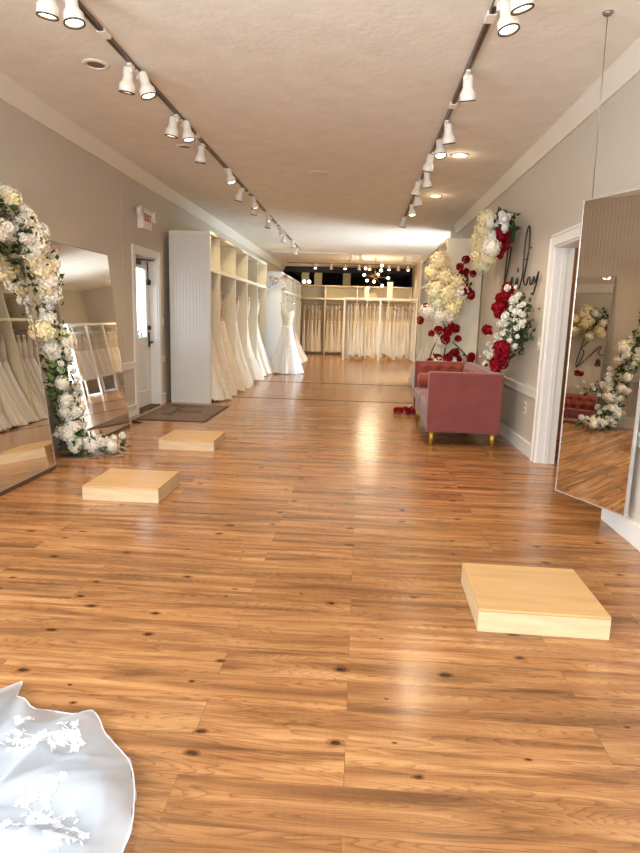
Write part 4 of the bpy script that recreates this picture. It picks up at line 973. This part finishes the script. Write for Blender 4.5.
sheet(1.0, 1).build('tulle_overlay', M['tulle'], tr)
rim = MB(); rim.tube([Vector((Rth(-PI+2*PI*i/160)*math.cos(-PI+2*PI*i/160), Rth(-PI+2*PI*i/160)*math.sin(-PI+2*PI*i/160), hz(TC.x+Rth(-PI+2*PI*i/160)*math.cos(-PI+2*PI*i/160), TC.y+Rth(-PI+2*PI*i/160)*math.sin(-PI+2*PI*i/160), 1))) for i in range(161)], 0.0022, 5)
rim.build('hem_edge', M['lace'], tr)
rt = random.Random(6)
def applique(cx_, cy_, n, spread):
    m = MB(); lastp = None
    def inside(x, y, lim=0.84):
        dx, dy = x-TC.x, y-TC.y; th = math.atan2(dy, dx); k = min(1.0, lim*Rth(th)/max(math.hypot(dx, dy), 1e-5)); return TC.x+dx*k, TC.y+dy*k
    def thread(a, b):
        m.tube([(a[0]+(b[0]-a[0])*q+0.004*math.sin(PI*q)-TC.x, a[1]+(b[1]-a[1])*q+0.004*math.sin(PI*q)-TC.y, hz(a[0]+(b[0]-a[0])*q+0.004*math.sin(PI*q), a[1]+(b[1]-a[1])*q+0.004*math.sin(PI*q), 1)+0.0012) for q in (0, .2, .4, .6, .8, 1)], 0.0009, 5)
    for i in range(n):
        x, y = inside(cx_+max(-1.8, min(1.8, rt.gauss(0, 1)))*spread, cy_+max(-1.8, min(1.8, rt.gauss(0, 1)))*spread*0.8)
        if lastp: thread(lastp, (x, y))
        lastp = (x, y)
        s = rt.uniform(0.007, 0.013); a0 = rt.uniform(0, 6.28)
        for k in range(5):
            a = a0+2*PI*k/5; d = Vector((math.cos(a), math.sin(a))); nn = Vector((-d.y, d.x)); P_ = []
            for u, v in ((0.15, 0), (0.6, 0.42), (1.05, 0.25), (1.15, 0), (1.05, -0.25), (0.6, -0.42)):
                px, py = x+d.x*u*s+nn.x*v*s, y+d.y*u*s+nn.y*v*s; P_.append((px-TC.x, py-TC.y, hz(px, py, 1)+0.001))
            m.prism(P_, (0, 0, 0.0013))
        for q in range(2):
            lx, ly = inside(x+rt.uniform(-1, 1)*spread*0.8, y+rt.uniform(-1, 1)*spread*0.7, 0.88); thread((x, y), (lx, ly)); a = rt.uniform(0, 6.28); d = Vector((math.cos(a), math.sin(a))); nn = Vector((-d.y, d.x)); P_ = []
            for u, v in ((-1, 0), (-0.3, 0.34), (0.4, 0.3), (1, 0), (0.4, -0.3), (-0.3, -0.34)):
                px, py = lx+(d.x*u+nn.x*v)*0.009, ly+(d.y*u+nn.y*v)*0.009; P_.append((px-TC.x, py-TC.y, hz(px, py, 1)+0.001))
            m.prism(P_, (0, 0, 0.0012))
    return m
for x, y, n, s in ((-0.80, 1.585, 9, 0.032), (-0.92, 1.51, 7, 0.03), (-0.86, 1.53, 6, 0.03), (-0.775, 1.345, 8, 0.03), (-0.735, 1.27, 9, 0.03), (-0.80, 1.215, 7, 0.025), (-0.65, 1.225, 8, 0.028), (-0.95, 1.20, 6, 0.03), (-1.0, 1.62, 4, 0.02)):
    applique(x, y, int(n*1.3), s).build('lace_applique', M['lace'], tr)

# ------------------------------------------------------------------ lights
def area(name, loc, rot, sx, sy, e, col):
    l = bpy.data.lights.new(name, 'AREA'); l.shape = 'RECTANGLE'; l.size = sx; l.size_y = sy; l.energy = e; l.color = col
    o = bpy.data.objects.new(name, l); COL.objects.link(o); o.location = loc; o.rotation_euler = rot; return o
area('left_window_daylight', (XL-0.28, 0.25, 1.5), (PI/2, 0, -PI/2), 3.4, 1.9, 130, (0.82, 0.93, 1.0))
area('front_window_daylight', ((F1[0]+F1[1])/2, YF-0.22, 1.5), (PI/2, 0, 0), F1[1]-F1[0], F1[3]-F1[2], 150, (0.93, 0.97, 1.0))
area('side_window_daylight', (XA+0.34, (W2a+W2b)/2, (W2l+W2h)/2+0.05), (PI/2-0.2, 0, PI/2), W2b-W2a, W2h-W2l, 230, (0.74, 0.88, 1.0))
for p, d, k in SPOTS:
    l = bpy.data.lights.new('track_lamp', 'SPOT'); l.energy = 27*k; l.color = (1.0, 0.80, 0.53) if k < 1.1 else (1.0, 0.74, 0.43); l.spot_size = 1.75; l.spot_blend = 0.8; l.shadow_soft_size = 0.05
    o = bpy.data.objects.new('track_lamp', l); COL.objects.link(o); o.location = p + d*0.01; o.rotation_euler = d.to_track_quat('-Z', 'Y').to_euler()
for x, y, z, e in ((0.33, 18.2, 2.45, 30), (0.95, 6.85, ZC-0.05, 1.2), (0.95, 9.0, ZC-0.05, 1.2), (2.7, 5.2, 2.6, 14)):  # last one has no bulb: a fill added to brighten the closet room
    l = bpy.data.lights.new('bulb_or_fill_light', 'POINT'); l.energy = e; l.color = (1.0, 0.78, 0.5); l.shadow_soft_size = 0.05 if e < 10 else 0.3
    o = bpy.data.objects.new('bulb_or_fill_light', l); COL.objects.link(o); o.location = (x, y, z)
wd_ = bpy.data.worlds.new('sky'); SC.world = wd_; wd_.use_nodes = True
bg = wd_.node_tree.nodes['Background']; bg.inputs[0].default_value = (0.80, 0.90, 1.0, 1); bg.inputs[1].default_value = 3.0

# ------------------------------------------------------------------ camera
cam = bpy.data.cameras.new('camera'); co = bpy.data.objects.new('camera', cam); COL.objects.link(co)
cam.sensor_fit = 'VERTICAL'; cam.sensor_height = 36.0; cam.lens = 612.0/853.0*36.0; cam.clip_start = 0.05
CAMR = Matrix(((0.99734, -0.03897, 0.06154), (0.06742, 0.17417, -0.98241), (0.02756, 0.98394, 0.17633)))
co.matrix_world = Matrix.Translation((0, 0, 1.27)) @ CAMR.to_4x4()
SC.camera = co
SC.view_settings.view_transform = 'Standard'; SC.view_settings.look = 'None'; SC.view_settings.gamma = 1.0; SC.view_settings.exposure = 0.54
SC.view_settings.use_curve_mapping = False
